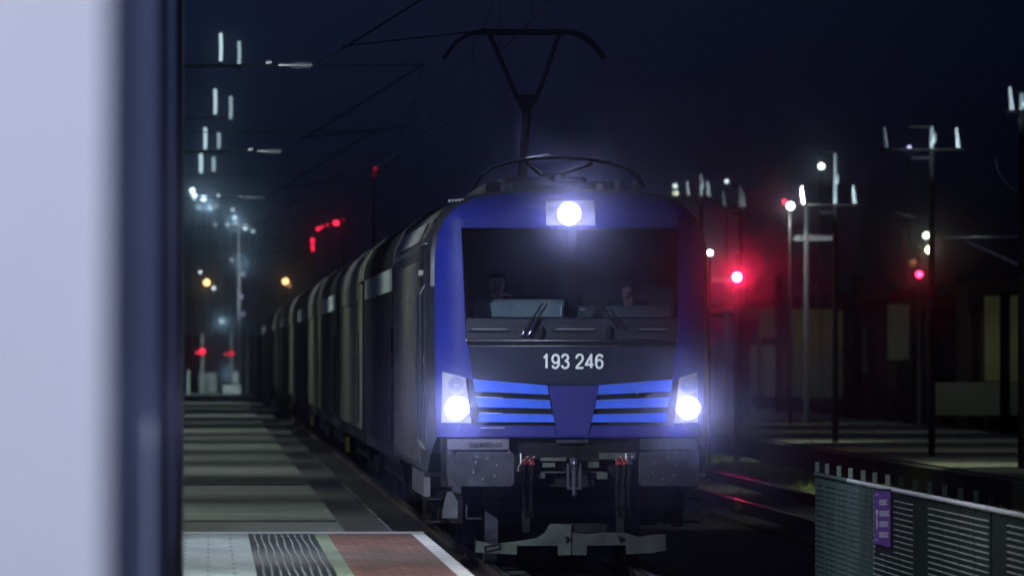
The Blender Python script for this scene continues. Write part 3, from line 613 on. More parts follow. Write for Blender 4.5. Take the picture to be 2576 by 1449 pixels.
# raised rear pantograph
pb = 13.6
b = MB(); b.b2(-0.45, 0.45, pb-0.1, pb+1.5, 4.18, 4.24)
rp = b.build('rear_pantograph', M['mast'], loco)
for u, y in ((-0.4, pb), (0.4, pb), (0, pb+1.4)):
    b = MB(); insulator(b, (u, y, 4.0), 0.18, 0.05); b.build('base_insulator', M['mast'], rp)
b = MB(); b.tube([(0, pb+1.3, 4.28), (0.0, pb-0.55, 5.20)], 0.055, 10); b.cyl((0, pb+1.3, 4.24), (0, pb+0.5, 4.72), 0.07, 0.05); b.build('lower_arm', M['mast'], rp)
b = MB(); b.prism([(-0.16, 5.36), (-0.08, 5.27), (-0.04, 5.16), (0.04, 5.16), (0.08, 5.27), (0.16, 5.36), (0.08, 5.40), (-0.08, 5.40)], pb-0.65, pb-0.48)
for s_ in (-1, 1): b.tube([(s_*0.05, pb-0.56, 5.24), (s_*0.16, pb-0.5, 5.46), (s_*0.38, pb+0.2, 6.05), (s_*0.44, pb+0.4, 6.18)], 0.03, 8)
b.build('upper_arm', M['mast'], rp)
for dy in (0.2, 0.6):
    b = MB(); pts = [(-0.97, 5.86), (-0.90, 5.97), (-0.80, 6.08), (-0.66, 6.16), (-0.5, 6.19), (0.5, 6.19), (0.66, 6.16), (0.80, 6.08), (0.90, 5.97), (0.97, 5.86)]
    b.tube([(u, pb+dy, z) for u, z in pts], 0.024, 8); b.b2(-0.52, 0.52, pb+dy-0.03, pb+dy+0.03, 6.15, 6.21); b.build('collector_head', M['mast'], rp)

# ------------------------------------------------------------------ two people in the cab
def person(name, hx, hz, label, skin, tilt, group):
    o = thing(name, (TX + hx, LY + 1.45, hz - 1.02), label, 'person', group)
    bm = bmesh.new(); rad = []
    def V(p, r): v = bm.verts.new(p); rad.append(r); return v
    pel = V((0, 0.02, 0.22), (0.15, 0.12)); w0 = V((0, 0.03, 0.42), (0.14, 0.10)); ch = V((0, 0.02, 0.62), (0.16, 0.11)); nk0 = V((0, 0.0, 0.80), (0.075, 0.07)); nk = V((0, -0.01, 0.87), (0.058, 0.056))
    jaw = V((tilt*0.3, -0.025, 0.945), (0.062, 0.075)); mid = V((tilt*0.6, -0.02, 1.02), (0.076, 0.092)); cr = V((tilt, -0.005, 1.09), (0.066, 0.08)); tp = V((tilt, 0.0, 1.12), (0.04, 0.05))
    es = bm.edges.new
    for a, c in ((pel, w0), (w0, ch), (ch, nk0), (nk0, nk), (nk, jaw), (jaw, mid), (mid, cr), (cr, tp)): es((a, c))
    nose = V((tilt*0.6, -0.118, 1.01), (0.011, 0.015)); es((mid, nose))
    for s_ in (-1, 1):
        ear = V((tilt*0.6 + s_*0.088, 0.0, 1.02), (0.012, 0.025)); es((mid, ear))
        sh_ = V((s_*0.19, 0.02, 0.74), (0.062, 0.06)); el = V((s_*0.27, -0.10, 0.47), (0.042, 0.042)); wr = V((s_*0.17, -0.36, 0.46), (0.026, 0.024)); pm = V((s_*0.155, -0.43, 0.455), (0.030, 0.016))
        es((ch, sh_)); es((sh_, el)); es((el, wr)); es((wr, pm))
        for k, (dx, ln) in enumerate(((-0.026, .055), (-0.009, .065), (0.009, .06), (0.026, .045))):
            f1 = V((s_*0.155 + dx, -0.43 - ln*0.6, 0.452), (0.0085, 0.0085)); f2 = V((s_*0.155 + dx, -0.43 - ln, 0.435), (0.007, 0.007)); es((pm, f1)); es((f1, f2))
        t1 = V((s_*0.155 - s_*0.04, -0.41, 0.445), (0.009, 0.009)); t2 = V((s_*0.155 - s_*0.052, -0.44, 0.436), (0.008, 0.008)); es((wr, t1)); es((t1, t2))
        hip = V((s_*0.10, -0.02, 0.20), (0.09, 0.085)); kn = V((s_*0.13, -0.42, 0.20), (0.06, 0.06)); an = V((s_*0.13, -0.42, -0.18), (0.04, 0.04)); ft = V((s_*0.13, -0.56, -0.21), (0.04, 0.03))
        es((pel, hip)); es((hip, kn)); es((kn, an)); es((an, ft))
    me = bpy.data.meshes.new('body'); bm.to_mesh(me); bm.free(); me.materials.append(skin)
    bo = bpy.data.objects.new('body', me); COL.objects.link(bo); bo.parent = o
    sk = bo.modifiers.new('skin', 'SKIN'); bo.modifiers.new('sub', 'SUBSURF').render_levels = 2
    for i, sv in enumerate(me.skin_vertices[0].data): sv.radius = rad[i]
    me.skin_vertices[0].data[0].use_root = True
    for p in me.polygons: p.use_smooth = True
    sk.use_smooth_shade = True
    b = MB()
    for s_ in (-1, 1): b.sph((tilt*0.6 + s_*0.033, -0.10, 1.035), 0.011, (1.2, .6, .7), 8, 6)
    b.build('eyes', M['hair'], o)
    b = MB(); b.sph((tilt, 0.018, 1.085), 0.098, (0.93, 1.05, 0.80)); hb = b.bm
    for v in list(hb.verts):
        if v.co.z < 1.07 and v.co.y < 0.0: hb.verts.remove(v)
    b.build('hair', M['hair'], o, smooth=True)
    b = MB(); b.loft([[(0.165*math.cos(a)*s, 0.02 + 0.12*math.sin(a)*s, z) for a in [i*math.pi/8 for i in range(16)]] for z, s in ((0.12, 1.15), (0.3, 1.12), (0.5, 1.12), (0.66, 1.25), (0.75, 1.32), (0.80, 0.95), (0.825, 0.55))])
    for s_ in (-1, 1): b.tube([(s_*0.18, 0.02, 0.74), (s_*0.27, -0.10, 0.47), (s_*0.19, -0.31, 0.46)], 0.066, 10)
    b.build('jacket', M['jacket'], o, smooth=True)
    b = MB()
    for s_ in (-1, 1): b.b2(min(s_*0.03, s_*0.20), max(s_*0.03, s_*0.20), -0.45, 0.05, 0.12, 0.27)
    b.build('trousers', M['jacket'], o, bev=0.05)
    return o
pa = person('person', U(1262), Z(712), 'person in a white-collared shirt seated behind the left half of the windscreen', M['skin'], 0.0, 'people in the driving cab')
b = MB()
b.prism([(-0.075, 0.905), (-0.055, 0.925), (-0.02, 0.885), (-0.035, 0.875)], -0.155, -0.14)
b.prism([(0.02, 0.885), (0.06, 0.92), (0.085, 0.93), (0.165, 0.892), (0.16, 0.882), (0.085, 0.897), (0.035, 0.875)], -0.155, -0.14); b.build('collar', M['shirt'], pa)
pb2 = person('person', U(1597), Z(738), 'bare-headed person leaning seated behind the right half of the windscreen', M['skin2'], 0.025, 'people in the driving cab')

# ------------------------------------------------------------------ wagons behind the engine
def make_wagon(light, x_label, group):
    o = thing('covered_wagon', (TX, 0, 0), x_label, 'wagon', group)
    L = 25.4; wm = M['wagon_light'] if light else M['wagon_dark']; rm = M['wagon_roof_light'] if light else M['wagon_roof']
    hw = 1.41
    b = MB(); b.b2(-hw, hw, 0.15, L-0.15, 1.08, 3.40)
    for k in range(9):
        y = 0.3 + k*3.05
        for s_ in (-1, 1): b.b2(s_*(hw+0.001)-0.005, s_*(hw+0.001)+0.005, y, y+0.14, 1.1, 3.38)
    b.build('side_wall', wm, o)
    sec = [(1.43, 3.40), (1.40, 3.62), (1.28, 3.86), (1.05, 4.06), (0.7, 4.20), (0.35, 4.26), (0, 4.28)]
    sec = sec + [(-u, z) for u, z in reversed(sec[:-1])]
    b = MB(); b.loft([[(u, y, z) for u, z in sec] for y in (1.7, L-1.7)]); b.build('roof', rm, o, smooth=True)
    for y0 in (0.1, L-1.69):
        b = MB(); b.loft([[(u*1.012, y, 3.39 + (z-3.39)*1.015) for u, z in sec] for y in (y0, y0+1.59)]); b.build('roof_end', M['wagon_roof_light'], o, smooth=True)
    b = MB(); b.b2(-1.435, -1.415, 2.5, L-2.5, 3.10, 3.395); b.b2(1.415, 1.435, 2.5, L-2.5, 3.10, 3.395); b.build('eaves_panel', M['teal_panel'] if not light else M['wagon_roof_light'], o)
    b = MB(); b.b2(-1.38, -1.28, 0.1, L-0.1, 0.88, 1.075); b.b2(1.28, 1.38, 0.1, L-0.1, 0.88, 1.075); b.b2(-1.2, 1.2, 6, L-6, 0.55, 0.86); b.build('underframe', M['under'], o)
    for yc in (3.2, L-3.2):
        b = MB(); b.b2(-1.0, 1.0, yc-0.25, yc+0.25, 0.45, 0.66)
        for s_ in (-1, 1): b.b2(s_*1.0-0.06, s_*1.0+0.06, yc-1.2, yc+1.2, 0.38, 0.7)
        bo = b.build('bogie', M['under'], o)
        b = MB()
        for yy in (yc-0.9, yc+0.9):
            b = MB(); b.cyl((-0.7, yy, 0.46), (0.7, yy, 0.46), 0.07)
            for s_ in (-1, 1): b.cyl((s_*0.7, yy, 0.46), (s_*0.83, yy, 0.46), 0.458, 0.458, 20)
            b.build('wheelset', M['buffer'], bo)
    for y0, y1 in ((-0.35, 0.14), (L-0.14, L+0.35)):
        for s_ in (-1, 1):
            b = MB(); b.cyl((s_*0.875, y0, 1.05), (s_*0.875, y1, 1.05), 0.12); b.cyl((s_*0.875, (y0 if y0 < 0 else y1-0.05), 1.05), (s_*0.875, (y0+0.05 if y0 < 0 else y1), 1.05), 0.24, 0.24, 20); b.build('buffer', M['under'], o)
    b = MB(); b.tube([(-1.47, 1.0, 1.2), (-1.47, 1.0, 2.6)], 0.02); b.build('handrail', M['buffer'], o)
    b = MB(); b.b2(-1.49, -1.43, 11.5, 12.1, 0.62, 0.86); b.build('hand_brake', M['yellow'] if light else M['under'], o)
    return o
ords = ['first', 'second', 'third', 'fourth', 'fifth', 'sixth', 'seventh', 'eighth', 'ninth', 'tenth', 'eleventh']
wg = {}
Y = 114.7
for i, oo in enumerate(ords):
    light = i % 2 == 1  # alternating wagon colours stand in for light columns along the train
    lab = ('pale' if light else 'dark') + ' covered wagon, ' + oo + ' behind the locomotive'
    if light not in wg: o = wg[light] = make_wagon(light, lab, 'covered wagons behind the locomotive')
    else: o = copy_tree(wg[light]); o['label'] = lab
    o.location = (TX, Y, 0); Y += 26.2

# ------------------------------------------------------------------ overhead line
def canti(Y, label):
    o = thing('overhead_line_mast', (-1.25, Y, 0.47), label, 'mast', 'line masts along the platform')
    b = MB(); b.b2(-0.10, 0.10, -0.10, -0.085, 0, 7.6); b.b2(-0.10, 0.10, 0.085, 0.10, 0, 7.6); b.b2(-0.008, 0.008, -0.085, 0.085, 0, 7.6); b.build('post', M['mast'], o)
    z1 = 5.39
    b = MB(); b.tube([(0.1, 0, z1), (2.6, 0, z1+0.02), (5.08, 0, 6.95)], 0.014); b.tube([(0.1, 0, 6.9), (5.08, 0, 6.95)], 0.010); b.tube([(2.9, 0, z1+0.25), (4.8, 0, 5.85)], 0.010); b.build('bracket_arm', M['mast'], o)
    b = MB()
    for k in range(6):
        x = 2.30 + k*0.042; b.cyl((x-0.008, 0, z1+0.02), (x+0.008, 0, z1+0.02), 0.05, 0.05, 14)
    b.cyl((2.12, 0, z1+0.02), (2.55, 0, z1+0.02), 0.022); b.cyl((1.96, 0, z1+0.05), (2.04, 0, z1+0.06), 0.03); b.build('insulator', M['insul'], o)
    return o
cm = [112, 160, 208, 256, 304, 352]
cl = ['line mast whose ribbed white insulator hangs high over the platform edge', 'line mast with two short bright rods, second from the engine', 'dark line mast third along the platform', 'dark line mast fourth along the platform', 'dark line mast fifth along the platform', 'dark line mast farthest along the platform']
c0 = None
for Y, l in zip(cm, cl):
    if c0 is None: c0 = canti(Y, l)
    else:
        o = copy_tree(c0); o.location.y = Y; o['label'] = l
    lamp('bracket_fill', 'SPOT', (0.9, Y-2.6, 4.4), 60 if Y < 200 else 30, (0.85, 0.9, 1.0), (1.0, Y, 5.88), 0.1, 26, 0.4)  # unseen spot added below each bracket to pick out its insulator
def wire(name, pts, r, m, label, group=None):
    b = MB(); b.tube(pts, r, 6); o = b.build(name, m); tag(o, label, 'wire', group); return o
ws_ = [64] + cm + [400, 448]
b = MB()
for a_, c_ in zip(ws_, ws_[1:]):
    pr = None
    for k in range(9):
        t = k/8; Yk = a_ + (c_-a_)*t; z = 7.42 - 1.0*4*t*(1-t)*0.75
        p = (TX, Yk, z)
        if pr: b.cyl(pr, p, 0.009, 0.009, 6)
        pr = p
        if 0 < k < 8 and k % 2: b.cyl(p, (TX, Yk, 6.235), 0.004, 0.004, 4)
b.cyl((TX, 60, 6.235), (TX, 448, 6.235), 0.009, 0.009, 6)
tag(b.build('overhead_wire', M['wire']), 'overhead contact wire and its hangers above the engine', 'wire')
# sagging jumper loop and small clamps beside the line
p = [at(960+9*k, 237 + 19*(1-((k-5)/5.0)**2), 118) for k in range(11)]
wire('jumper_cable', p, 0.012, M['galv'], 'short pale cable loop hanging left above the engine')
p = [at(x, y, 118) for x, y in ((952, 420), (1010, 378), (1090, 330), (1170, 272), (1225, 225), (1262, 185), (1290, 148))]
wire('stay_wire', p, 0.006, M['galv'], 'thin pale wire climbing behind the pantograph', None)

# ------------------------------------------------------------------ lamps and signals
def post_lamp(name, x, y, Y, label, cat, lights, base=0.3, post=0.05, group=None, pm='mast', top=0.25, hood=True, visible_post=True):
    """lights: list of (dx_px, dy_px, radius_m, colour, strength)"""
    P = at(x, y, Y); o = thing(name, (P.x, Y, base), label, cat, group)
    h = P.z - base
    b = MB(); b.cyl((0, 0.12, 0), (0, 0.12, h + top), post, post*0.7, 10); b.build('post', M[pm], o)
    for dx, dy, r, c, s in lights:
        lx, lz = dx/FPX*Y, h - dy/FPX*Y
        b = MB(); b.cyl((lx, 0.10, lz), (lx, -0.02, lz), r*1.25, r*1.25, 16)
        if hood: b.b2(lx-r*1.2, lx+r*1.2, -0.14, 0.0, lz+r*1.2, lz+r*1.2+0.02)
        if abs(lx) > post: b.b2(min(0, lx), max(0, lx), 0.09, 0.13, lz-0.02, lz+0.02)
        hd = b.build('lamp_head', M['black'], o)
        b = MB(); b.sph((lx, -0.03, lz), r, (1, 0.5, 1)); b.build('lens', em(c, round(s*math.exp(0.0022*Y), 2)), hd, smooth=True)
    return o
RED = (1.0, 0.02, 0.07); WHT = (0.8, 0.95, 1.0); YEL = (1.0, 0.85, 0.45); ORG = (1.0, 0.55, 0.2); TEAL = (0.65, 0.9, 1.0); VIO = (0.6, 0.6, 1.0)
post_lamp('signal', 1855, 697, 190, 'tall signal showing a glaring red light right of the engine', 'signal', [(0, 0, 0.10, RED, 130)], 0.0, 0.06, top=0.5)
pR = at(1855, 697, 190); lamp('signal_glow', 'SPOT', (pR.x, 189.3, pR.z), 24, (1.0, 0.02, 0.09), (3, 0, 2.2), 0.1, 40, 1.0)
b = MB(); pA = at(1792, 702, 190); pB = at(1843, 705, 190); b.b2(pA.x, pB.x, 189.9, 190.0, pB.z-0.05, pA.z+0.02)
so = b.build('sign_arm', M['galv'], None); tag(so, 'pale horizontal arm just left of the glaring red signal', 'arm')
lamp('arm_fill', 'SPOT', (pA.x+0.1, 188.4, pA.z+0.9), 14, (1, 0.9, 0.85), (pA.x+0.35, 190, pA.z), 0.05, 60, 0.5)  # small unseen spot added to brighten the pale arm
post_lamp('signal', 2315, 690, 260, 'signal with a small red light at the far right', 'signal', [(0, 0, 0.09, RED, 14), (-15, -30, 0.09, (1.0, 0.45, 0.15), 0.18)], 0.0, 0.05, top=0.8)
post_lamp('yard_lamp', 2341, 628, 260, 'post with two round yellowish lamps, one above the other, at the right', 'lamp', [(0, 0, 0.115, (1.0, 0.95, 0.6), 5), (-8, -36, 0.10, (0.9, 1.0, 0.75), 3)], 0.0, 0.05)
post_lamp('yard_lamp', 1787, 636, 150, 'bright white lamp against the right edge of the engine', 'lamp', [(0, 0, 0.05, WHT, 14)], 0.3, 0.03, top=0.05)
post_lamp('signal', 1990, 518, 250, 'signal post with a white light and a tiny red one beside it', 'signal', [(0, 0, 0.11, WHT, 6), (-14, -10, 0.07, RED, 3)], 0.3, 0.05, top=0.1)
for i, (x, y, r, c, s, l) in enumerate(((1699, 468, .07, WHT, 0.9, 'faint upper of two stacked lights over the engine roof corner'), (1700, 486, .08, (0.85, 1.0, 0.7), 1.1, 'greenish lower light over the engine roof corner'), (1829, 456, .06, WHT, 1.2, 'lone tiny white lamp high right of the engine roof'), (2068, 418, .09, (0.8, 1, 0.9), 6, 'round white lamp left of the bright tall mast top'), (2290, 370, .05, VIO, 2.0, 'small violet lamp below the mast near the upper right'))):
    post_lamp('yard_lamp', x, y, 270 + 6*i, l, 'lamp', [(0, 0, r, c, s)], 0.3, 0.03, top=0.05)
# left background lamps
post_lamp('yard_lamp', 520, 711, 430, 'bright orange lamp farthest left above the platform', 'lamp', [(0, 0, 0.14, ORG, 3), (18, 14, 0.07, WHT, 1.5), (-16, -26, 0.06, WHT, 1.5)], 0.0, 0.05)
post_lamp('yard_lamp', 718, 708, 420, 'orange lamp standing above the train roofs', 'lamp', [(0, 0, 0.13, ORG, 3), (10, 12, 0.05, (1, .5, .3), 0.6)], 0.0, 0.05)
post_lamp('yard_lamp', 695, 791, 440, 'dim orange lamp low beside the train roofs', 'lamp', [(0, 0, 0.12, (1, .55, .25), 1.2)], 0.0, 0.05)
post_lamp('signal', 509, 884, 400, 'pale post with a red light at the far platform end, left one', 'signal', [(0, 0, 0.14, RED, 1.2), (-12, 3, 0.07, RED, 0.8)], 0.0, 0.09, pm='galv', top=0.8)
post_lamp('signal', 582, 889, 405, 'pale post with a dim red light at the far platform end, right one', 'signal', [(0, 0, 0.12, RED, 0.5), (-14, 2, 0.07, RED, .4)], 0.0, 0.09, pm='galv', top=1.0)
for x, Y in ((560, 388), (490, 392)):
    pe = at(x, 800, Y); lamp('platform_end_fill', 'SPOT', (pe.x, Y-5, 6.5), 2600, (0.75, 0.95, 0.9), (pe.x, Y+3, 0.5), 0.2, 100, 0.8)  # unseen downward spots added to light the cabinets and posts here
for x, y, e in ((520, 515, 30), (592, 560, 30), (606, 660, 18), (560, 810, 16), (575, 940, 12)):
    pe = at(x, y, 455); lamp('yard_glow', 'SPOT', pe, e, (0.55, 0.85, 1.0), (0, 0, 2.3), 0.4, 60, 1.0)  # unseen spots added so the air round the yard cluster glows teal
# red reflections on tubes over the train, built as added glowing beads
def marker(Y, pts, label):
    P0 = at(pts[0][0], pts[0][1], Y); o = thing('red_glint_row', P0, label, 'red glints')
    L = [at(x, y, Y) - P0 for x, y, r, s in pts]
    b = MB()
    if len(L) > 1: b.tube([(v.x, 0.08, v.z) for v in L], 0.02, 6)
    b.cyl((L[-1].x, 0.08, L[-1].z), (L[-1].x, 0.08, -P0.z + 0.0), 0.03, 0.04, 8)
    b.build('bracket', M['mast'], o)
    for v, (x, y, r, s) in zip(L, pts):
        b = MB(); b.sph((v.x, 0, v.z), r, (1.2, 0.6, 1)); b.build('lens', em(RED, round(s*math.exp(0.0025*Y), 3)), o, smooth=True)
marker(300, [(800, 576, .055, 1.6), (810, 571, .045, 1.0), (823, 566, .04, 0.7), (845, 561, .085, 2.2), (864, 552, .04, .18)], 'slanting row of small red glints built as glowing beads over the train')
marker(300, [(786, 604, .06, 1.4), (785.5, 613, .05, 0.9), (786.5, 621, .05, 1.1), (787, 628, .05, 1.1)], 'short upright row of red glints built as glowing beads over the train')
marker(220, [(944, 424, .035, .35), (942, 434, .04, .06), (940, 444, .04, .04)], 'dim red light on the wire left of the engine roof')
# tall masts with made-up glowing tubes for bright upright strokes, in a row down the platform
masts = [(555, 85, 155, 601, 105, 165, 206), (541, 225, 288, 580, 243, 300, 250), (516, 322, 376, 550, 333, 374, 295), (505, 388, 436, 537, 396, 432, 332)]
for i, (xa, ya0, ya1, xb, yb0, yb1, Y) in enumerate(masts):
    l = ['nearest', 'second', 'third', 'fourth'][i] + ' tall mast with two lit upright strokes built as glowing tubes, top left'
    P0 = at(xa, ya1, Y); o = thing('glow_tube_mast', (P0.x, Y, 0.47), l, 'lamp', 'masts with paired glowing tubes')
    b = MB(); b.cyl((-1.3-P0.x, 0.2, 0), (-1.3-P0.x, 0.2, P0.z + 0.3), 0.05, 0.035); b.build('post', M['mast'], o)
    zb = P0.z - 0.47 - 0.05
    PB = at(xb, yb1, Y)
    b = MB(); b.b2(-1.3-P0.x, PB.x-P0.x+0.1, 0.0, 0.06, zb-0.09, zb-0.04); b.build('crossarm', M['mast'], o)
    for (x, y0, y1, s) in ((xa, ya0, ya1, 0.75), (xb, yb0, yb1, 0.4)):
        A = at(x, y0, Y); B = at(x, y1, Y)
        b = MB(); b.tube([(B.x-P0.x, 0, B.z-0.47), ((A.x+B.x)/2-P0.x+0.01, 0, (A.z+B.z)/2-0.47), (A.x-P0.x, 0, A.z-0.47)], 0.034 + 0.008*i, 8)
        tb = b.build('glow_tube', em(TEAL, round(s*math.exp(0.0025*Y)*(0.8 if i else 1), 3)), o, smooth=True)
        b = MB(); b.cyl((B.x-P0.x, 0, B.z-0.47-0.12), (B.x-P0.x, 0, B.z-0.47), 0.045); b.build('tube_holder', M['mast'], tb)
# cluster of yard lights beyond the platform end
cl_ = [(484, 480, .13, 2.0), (488, 495, .14, 2.4), (512, 500, .13, 2.2), (549, 493, .08, .6), (500, 522, .10, .35), (528, 524, .12, .5), (545, 518, .1, .25), (585, 528, .09, .6), (590, 548, .10, .9), (593, 562, .09, .5), (617, 572, .13, 1.0), (636, 582, .09, .5), (572, 566, .09, .4), (541, 566, .10, .25), (583, 655, .08, .6), (612, 690, .13, .28), (606, 746, .13, .3), (613, 790, .13, .35), (558, 808, .14, .35), (505, 686, .06, 1.5), (540, 724, .07, 1.0), (601, 625, .08, .6), (600, 650, .08, .5), (600, 675, .07, .3)]
clab = ['bright teal-white light highest by the blurred wall', 'bright pair light just under the highest yard light', 'bright teal-white light second column from the wall', 'small pale light right of the two bright yard lights', 'dim pale light under the brightest yard lights', 'soft pale light in the middle of the yard cluster', 'dim light at the top of the yard cluster', 'pale light starting the slanting chain of yard lights', 'brightest light of the slanting chain', 'small light below the brightest of the slanting chain', 'greenish light at the right of the yard cluster', 'last pale light at the right of the yard cluster', 'dim light low in the yard cluster', 'faintest light low in the yard cluster', 'lone small light beneath the yard cluster', 'violet blurred light on the pale column', 'violet light halfway down the pale column', 'violet light at the foot of the pale column', 'teal blurred light just above the red signals', 'tiny white light beside the orange lamp, upper', 'tiny white light beside the orange lamp, lower', 'top light of the pale upright column', 'middle light of the pale upright column', 'lower light of the pale upright column']
for i, ((x, y, r, s), l) in enumerate(zip(cl_, clab)):
    c = VIO if 'violet' in l else TEAL
    if 19 <= i <= 20: continue
    post_lamp('yard_light', x, y, 450 + 7*(i % 9), l, 'lamp', [(0, 0, r, c, s)], 0.0, 0.045, 'yard lights beyond the platform end', top=0.02, hood=False)
# pale column posts at the far platform end
for x, y0, Y, l, mt in ((601, 560, 430, 'tall pale post lit from below at the platform end', 'galv'), (640, 575, 470, 'pale post close to the train at the platform end', 'galv'), (622, 850, 425, 'short pale post right of the two red signals', 'galv'), (474, 930, 395, 'short pale post beside the blurred wall', 'galv')):
    P = at(x, y0, Y); b = MB(); b.cyl((0, 0, 0), (0, 0, P.z), 0.09, 0.06, 10); o = b.build('post', M[mt]); o.location = (P.x, Y, 0); tag(o, l, 'post')
lamp('post_fill', 'SPOT', at(594, 780, 424), 1500, (0.8, 0.9, 1.0), at(601, 640, 430), 0.1, 70, 0.8)  # unseen spot added to make the tall pale post stand out
# low pale kiosk and cabinets at the platform end
for x0, x1, y0, y1, Y, l in ((500, 545, 938, 975, 408, 'low pale cabinet at the far platform end, left'), (585, 600, 935, 985, 402, 'narrow pale cabinet at the far platform end'), (560, 606, 968, 992, 398, 'wide pale box at the far platform end')):
    A = at(x0, y1, Y); B = at(x1, y0, Y); o = thing('cabinet', ((A.x+B.x)/2, Y, 0.47), l, 'cabinet'); w_ = (B.x-A.x)/2; h_ = B.z-0.47
    b = MB(); b.b2(-w_, w_, 0, 0.5, 0, h_); b.build('body', M['galv'], o, bev=0.02)
    b = MB(); b.b2(-w_-0.03, w_+0.03, -0.03, 0.53, h_, h_+0.05); b.build('lid', M['mast'], o)
    b = MB(); b.b2(w_*0.6, w_*0.7, -0.02, 0, h_*0.4, h_*0.6); b.build('handle', M['black'], o)
b = MB(); b.b2(-60, 3.0, 500, 520, -0.22, 3.2)
tag(b.build('boundary_wall', M['shed']), 'long dark wall closing the yard beyond the platform', 'wall')

# masts on the island platform, lit near their tops
for i, (x, y0, y1, Y, dl, dr, l) in enumerate(((2347, 318, 372, 173.5, -115, 68, 'island platform mast at upper right whose top is lit white'), (2103, 385, 512, 200, -83, 50, 'tall island platform mast with a long lit upper post'), (1765, 438, 492, 255, -32, 20, 'lit mast top just above the engine roof, right'), (2574, 232, 276, 154.5, -24, 70, 'lit mast top cut off by the right picture edge'), (1864, 468, 520, 240, -40, 10, 'thin pale mast top between the engine roof and the tall mast'))):
    P0 = at(x, y0, Y); P1 = at(x, y1, Y); o = thing('island_mast', (P0.x, Y, 0.3), l, 'mast', 'masts on the island platform')
    b = MB(); b.cyl((0, 0, 0), (0, 0, P1.z-0.3), 0.07, 0.05); b.build('lower_post', M['under'], o)
    b = MB(); b.cyl((0, 0, P1.z-0.3), (0, 0, P0.z-0.3), 0.05, 0.035); b.sph((0.03, 0, (P1.z+P0.z)/2-0.3), 0.07, (1, 1, 2.0)); b.build('upper_post', M['galv'], o, smooth=True)
    xl, xr = dl/FPX*Y, dr/FPX*Y; zc = P1.z - 0.32
    b = MB(); b.b2(xl-0.1, xr+0.1, -0.03, 0.03, zc-0.03, zc+0.02); b.b2(xl*0.5, 0, -0.03, 0.03, P0.z-0.33, P0.z-0.28); b.b2(xl*0.45, 0.02, -0.05, 0.05, zc-0.2, zc-0.14); b.b2(-0.02, 0.02, -0.02, 0.02, zc-0.2, P0.z-0.28); b.build('crossarm', M['under'], o)
    for xx in (xl, xr):
        b = MB(); b.cyl((xx, 0, zc+0.02), (xx-0.04, 0, zc+0.42), 0.05, 0.03, 8); b.build('insulator', M['insul'], o)
    lamp('mast_fill', 'SPOT', (P0.x-0.3, Y-1.6, P1.z-0.6), (230, 300, 110, 130, 40)[i], (0.72, 0.95, 1.0), (P0.x, Y, (P0.z+P1.z)/2+0.05), 0.1, 62 if i < 2 else 40, 0.8)  # unseen spot added in front to light only the mast top
# white post with crossbar
P0 = at(2030, 522, 250); o = thing('white_post', (P0.x, 250, 0.3), 'slim pale post with a crossbar, left of the roof canopy', 'post')
b = MB(); b.cyl((0, 0, 0), (0, 0, P0.z-0.3), 0.085, 0.06); b.build('post', M['galv'], o)
b = MB(); b.b2(-0.35, 0.75, -0.04, 0.04, at(2030, 600, 250).z-0.36, at(2030, 594, 250).z-0.28); b.build('crossbar', M['insul'], o)
lamp('post_fill', 'SPOT', (P0.x-0.2, 247.5, 6.9), 130, (0.75, 0.95, 0.95), (P0.x, 250, 4.6), 0.1, 70, 1.0)  # unseen spot added to whiten the upper post and crossbar
# stays and wires on the right
wire('stay_wire', [at(2436, 608, 200), at(2510, 640, 196), at(2600, 682, 192)], 0.035, M['galv'], 'pale sloping pipe at the right picture edge')
wire('stay_wire', [at(2380, 597, 205), at(2600, 595, 200)], 0.022, M['galv'], 'pale level wire above the sloping pipe at the right')
wire('jumper_cable', [at(x, y, 180) for x, y in ((2508, 395), (2512, 425), (2530, 455), (2555, 476), (2590, 488))], 0.014, M['galv'], 'thin cable curving down at the right picture edge')
wire('jumper_cable', [at(x, y, 185) for x, y in ((2258, 532), (2275, 541), (2300, 547))], 0.03, M['galv'], 'short pale bent pipe between the two lit masts')
lamp('pipe_fill', 'SPOT', at(2430, 470, 188), 75, (0.8, 0.85, 1.0), at(2450, 620, 200), 0.1, 130, 0.9)  # unseen spot added for the pale pipes and cables

# platform building and canopy far right
sb = thing('platform_building', (20.4, 175, 0.0), 'long dark platform building with dim olive panels at the right', 'building')
b = MB(); b.b2(5.2, 5.5, 0, 250, -0.2, 3.9); wl = b.build('wall', M['shed'], sb)
rb = random.Random(2)
Yc = 4.0
for k in range(16):
    ln = rb.uniform(5, 11); b = MB(); z0 = rb.uniform(0.3, 1.6); b.b2(5.14, 5.19, Yc, Yc+ln, z0, rb.uniform(3.2, 3.8)); b.build('wall_panel', M['olive_wall'] if rb.random() < .6 else M['grey_wall'], sb); Yc += ln + rb.uniform(2, 6)
b = MB(); b.b2(0.6, 7.5, -2, 252, 3.95, 4.25); b.build('canopy', M['shed'], sb)
for k in range(8):
    b = MB(); b.b2(0.9, 1.15, 6 + k*30, 6.3 + k*30, -0.2, 3.94); b.build('pillar', M['shed'], sb)
for k in range(4):
    lamp('canopy_fill', 'SPOT', (20.4+3.4, 190+k*55, 3.7), 16, (0.95, 1.0, 0.7), (25.5, 192+k*55, 1.8), 0.2, 110, 1.0)  # unseen spots added under the canopy to light the wall panels
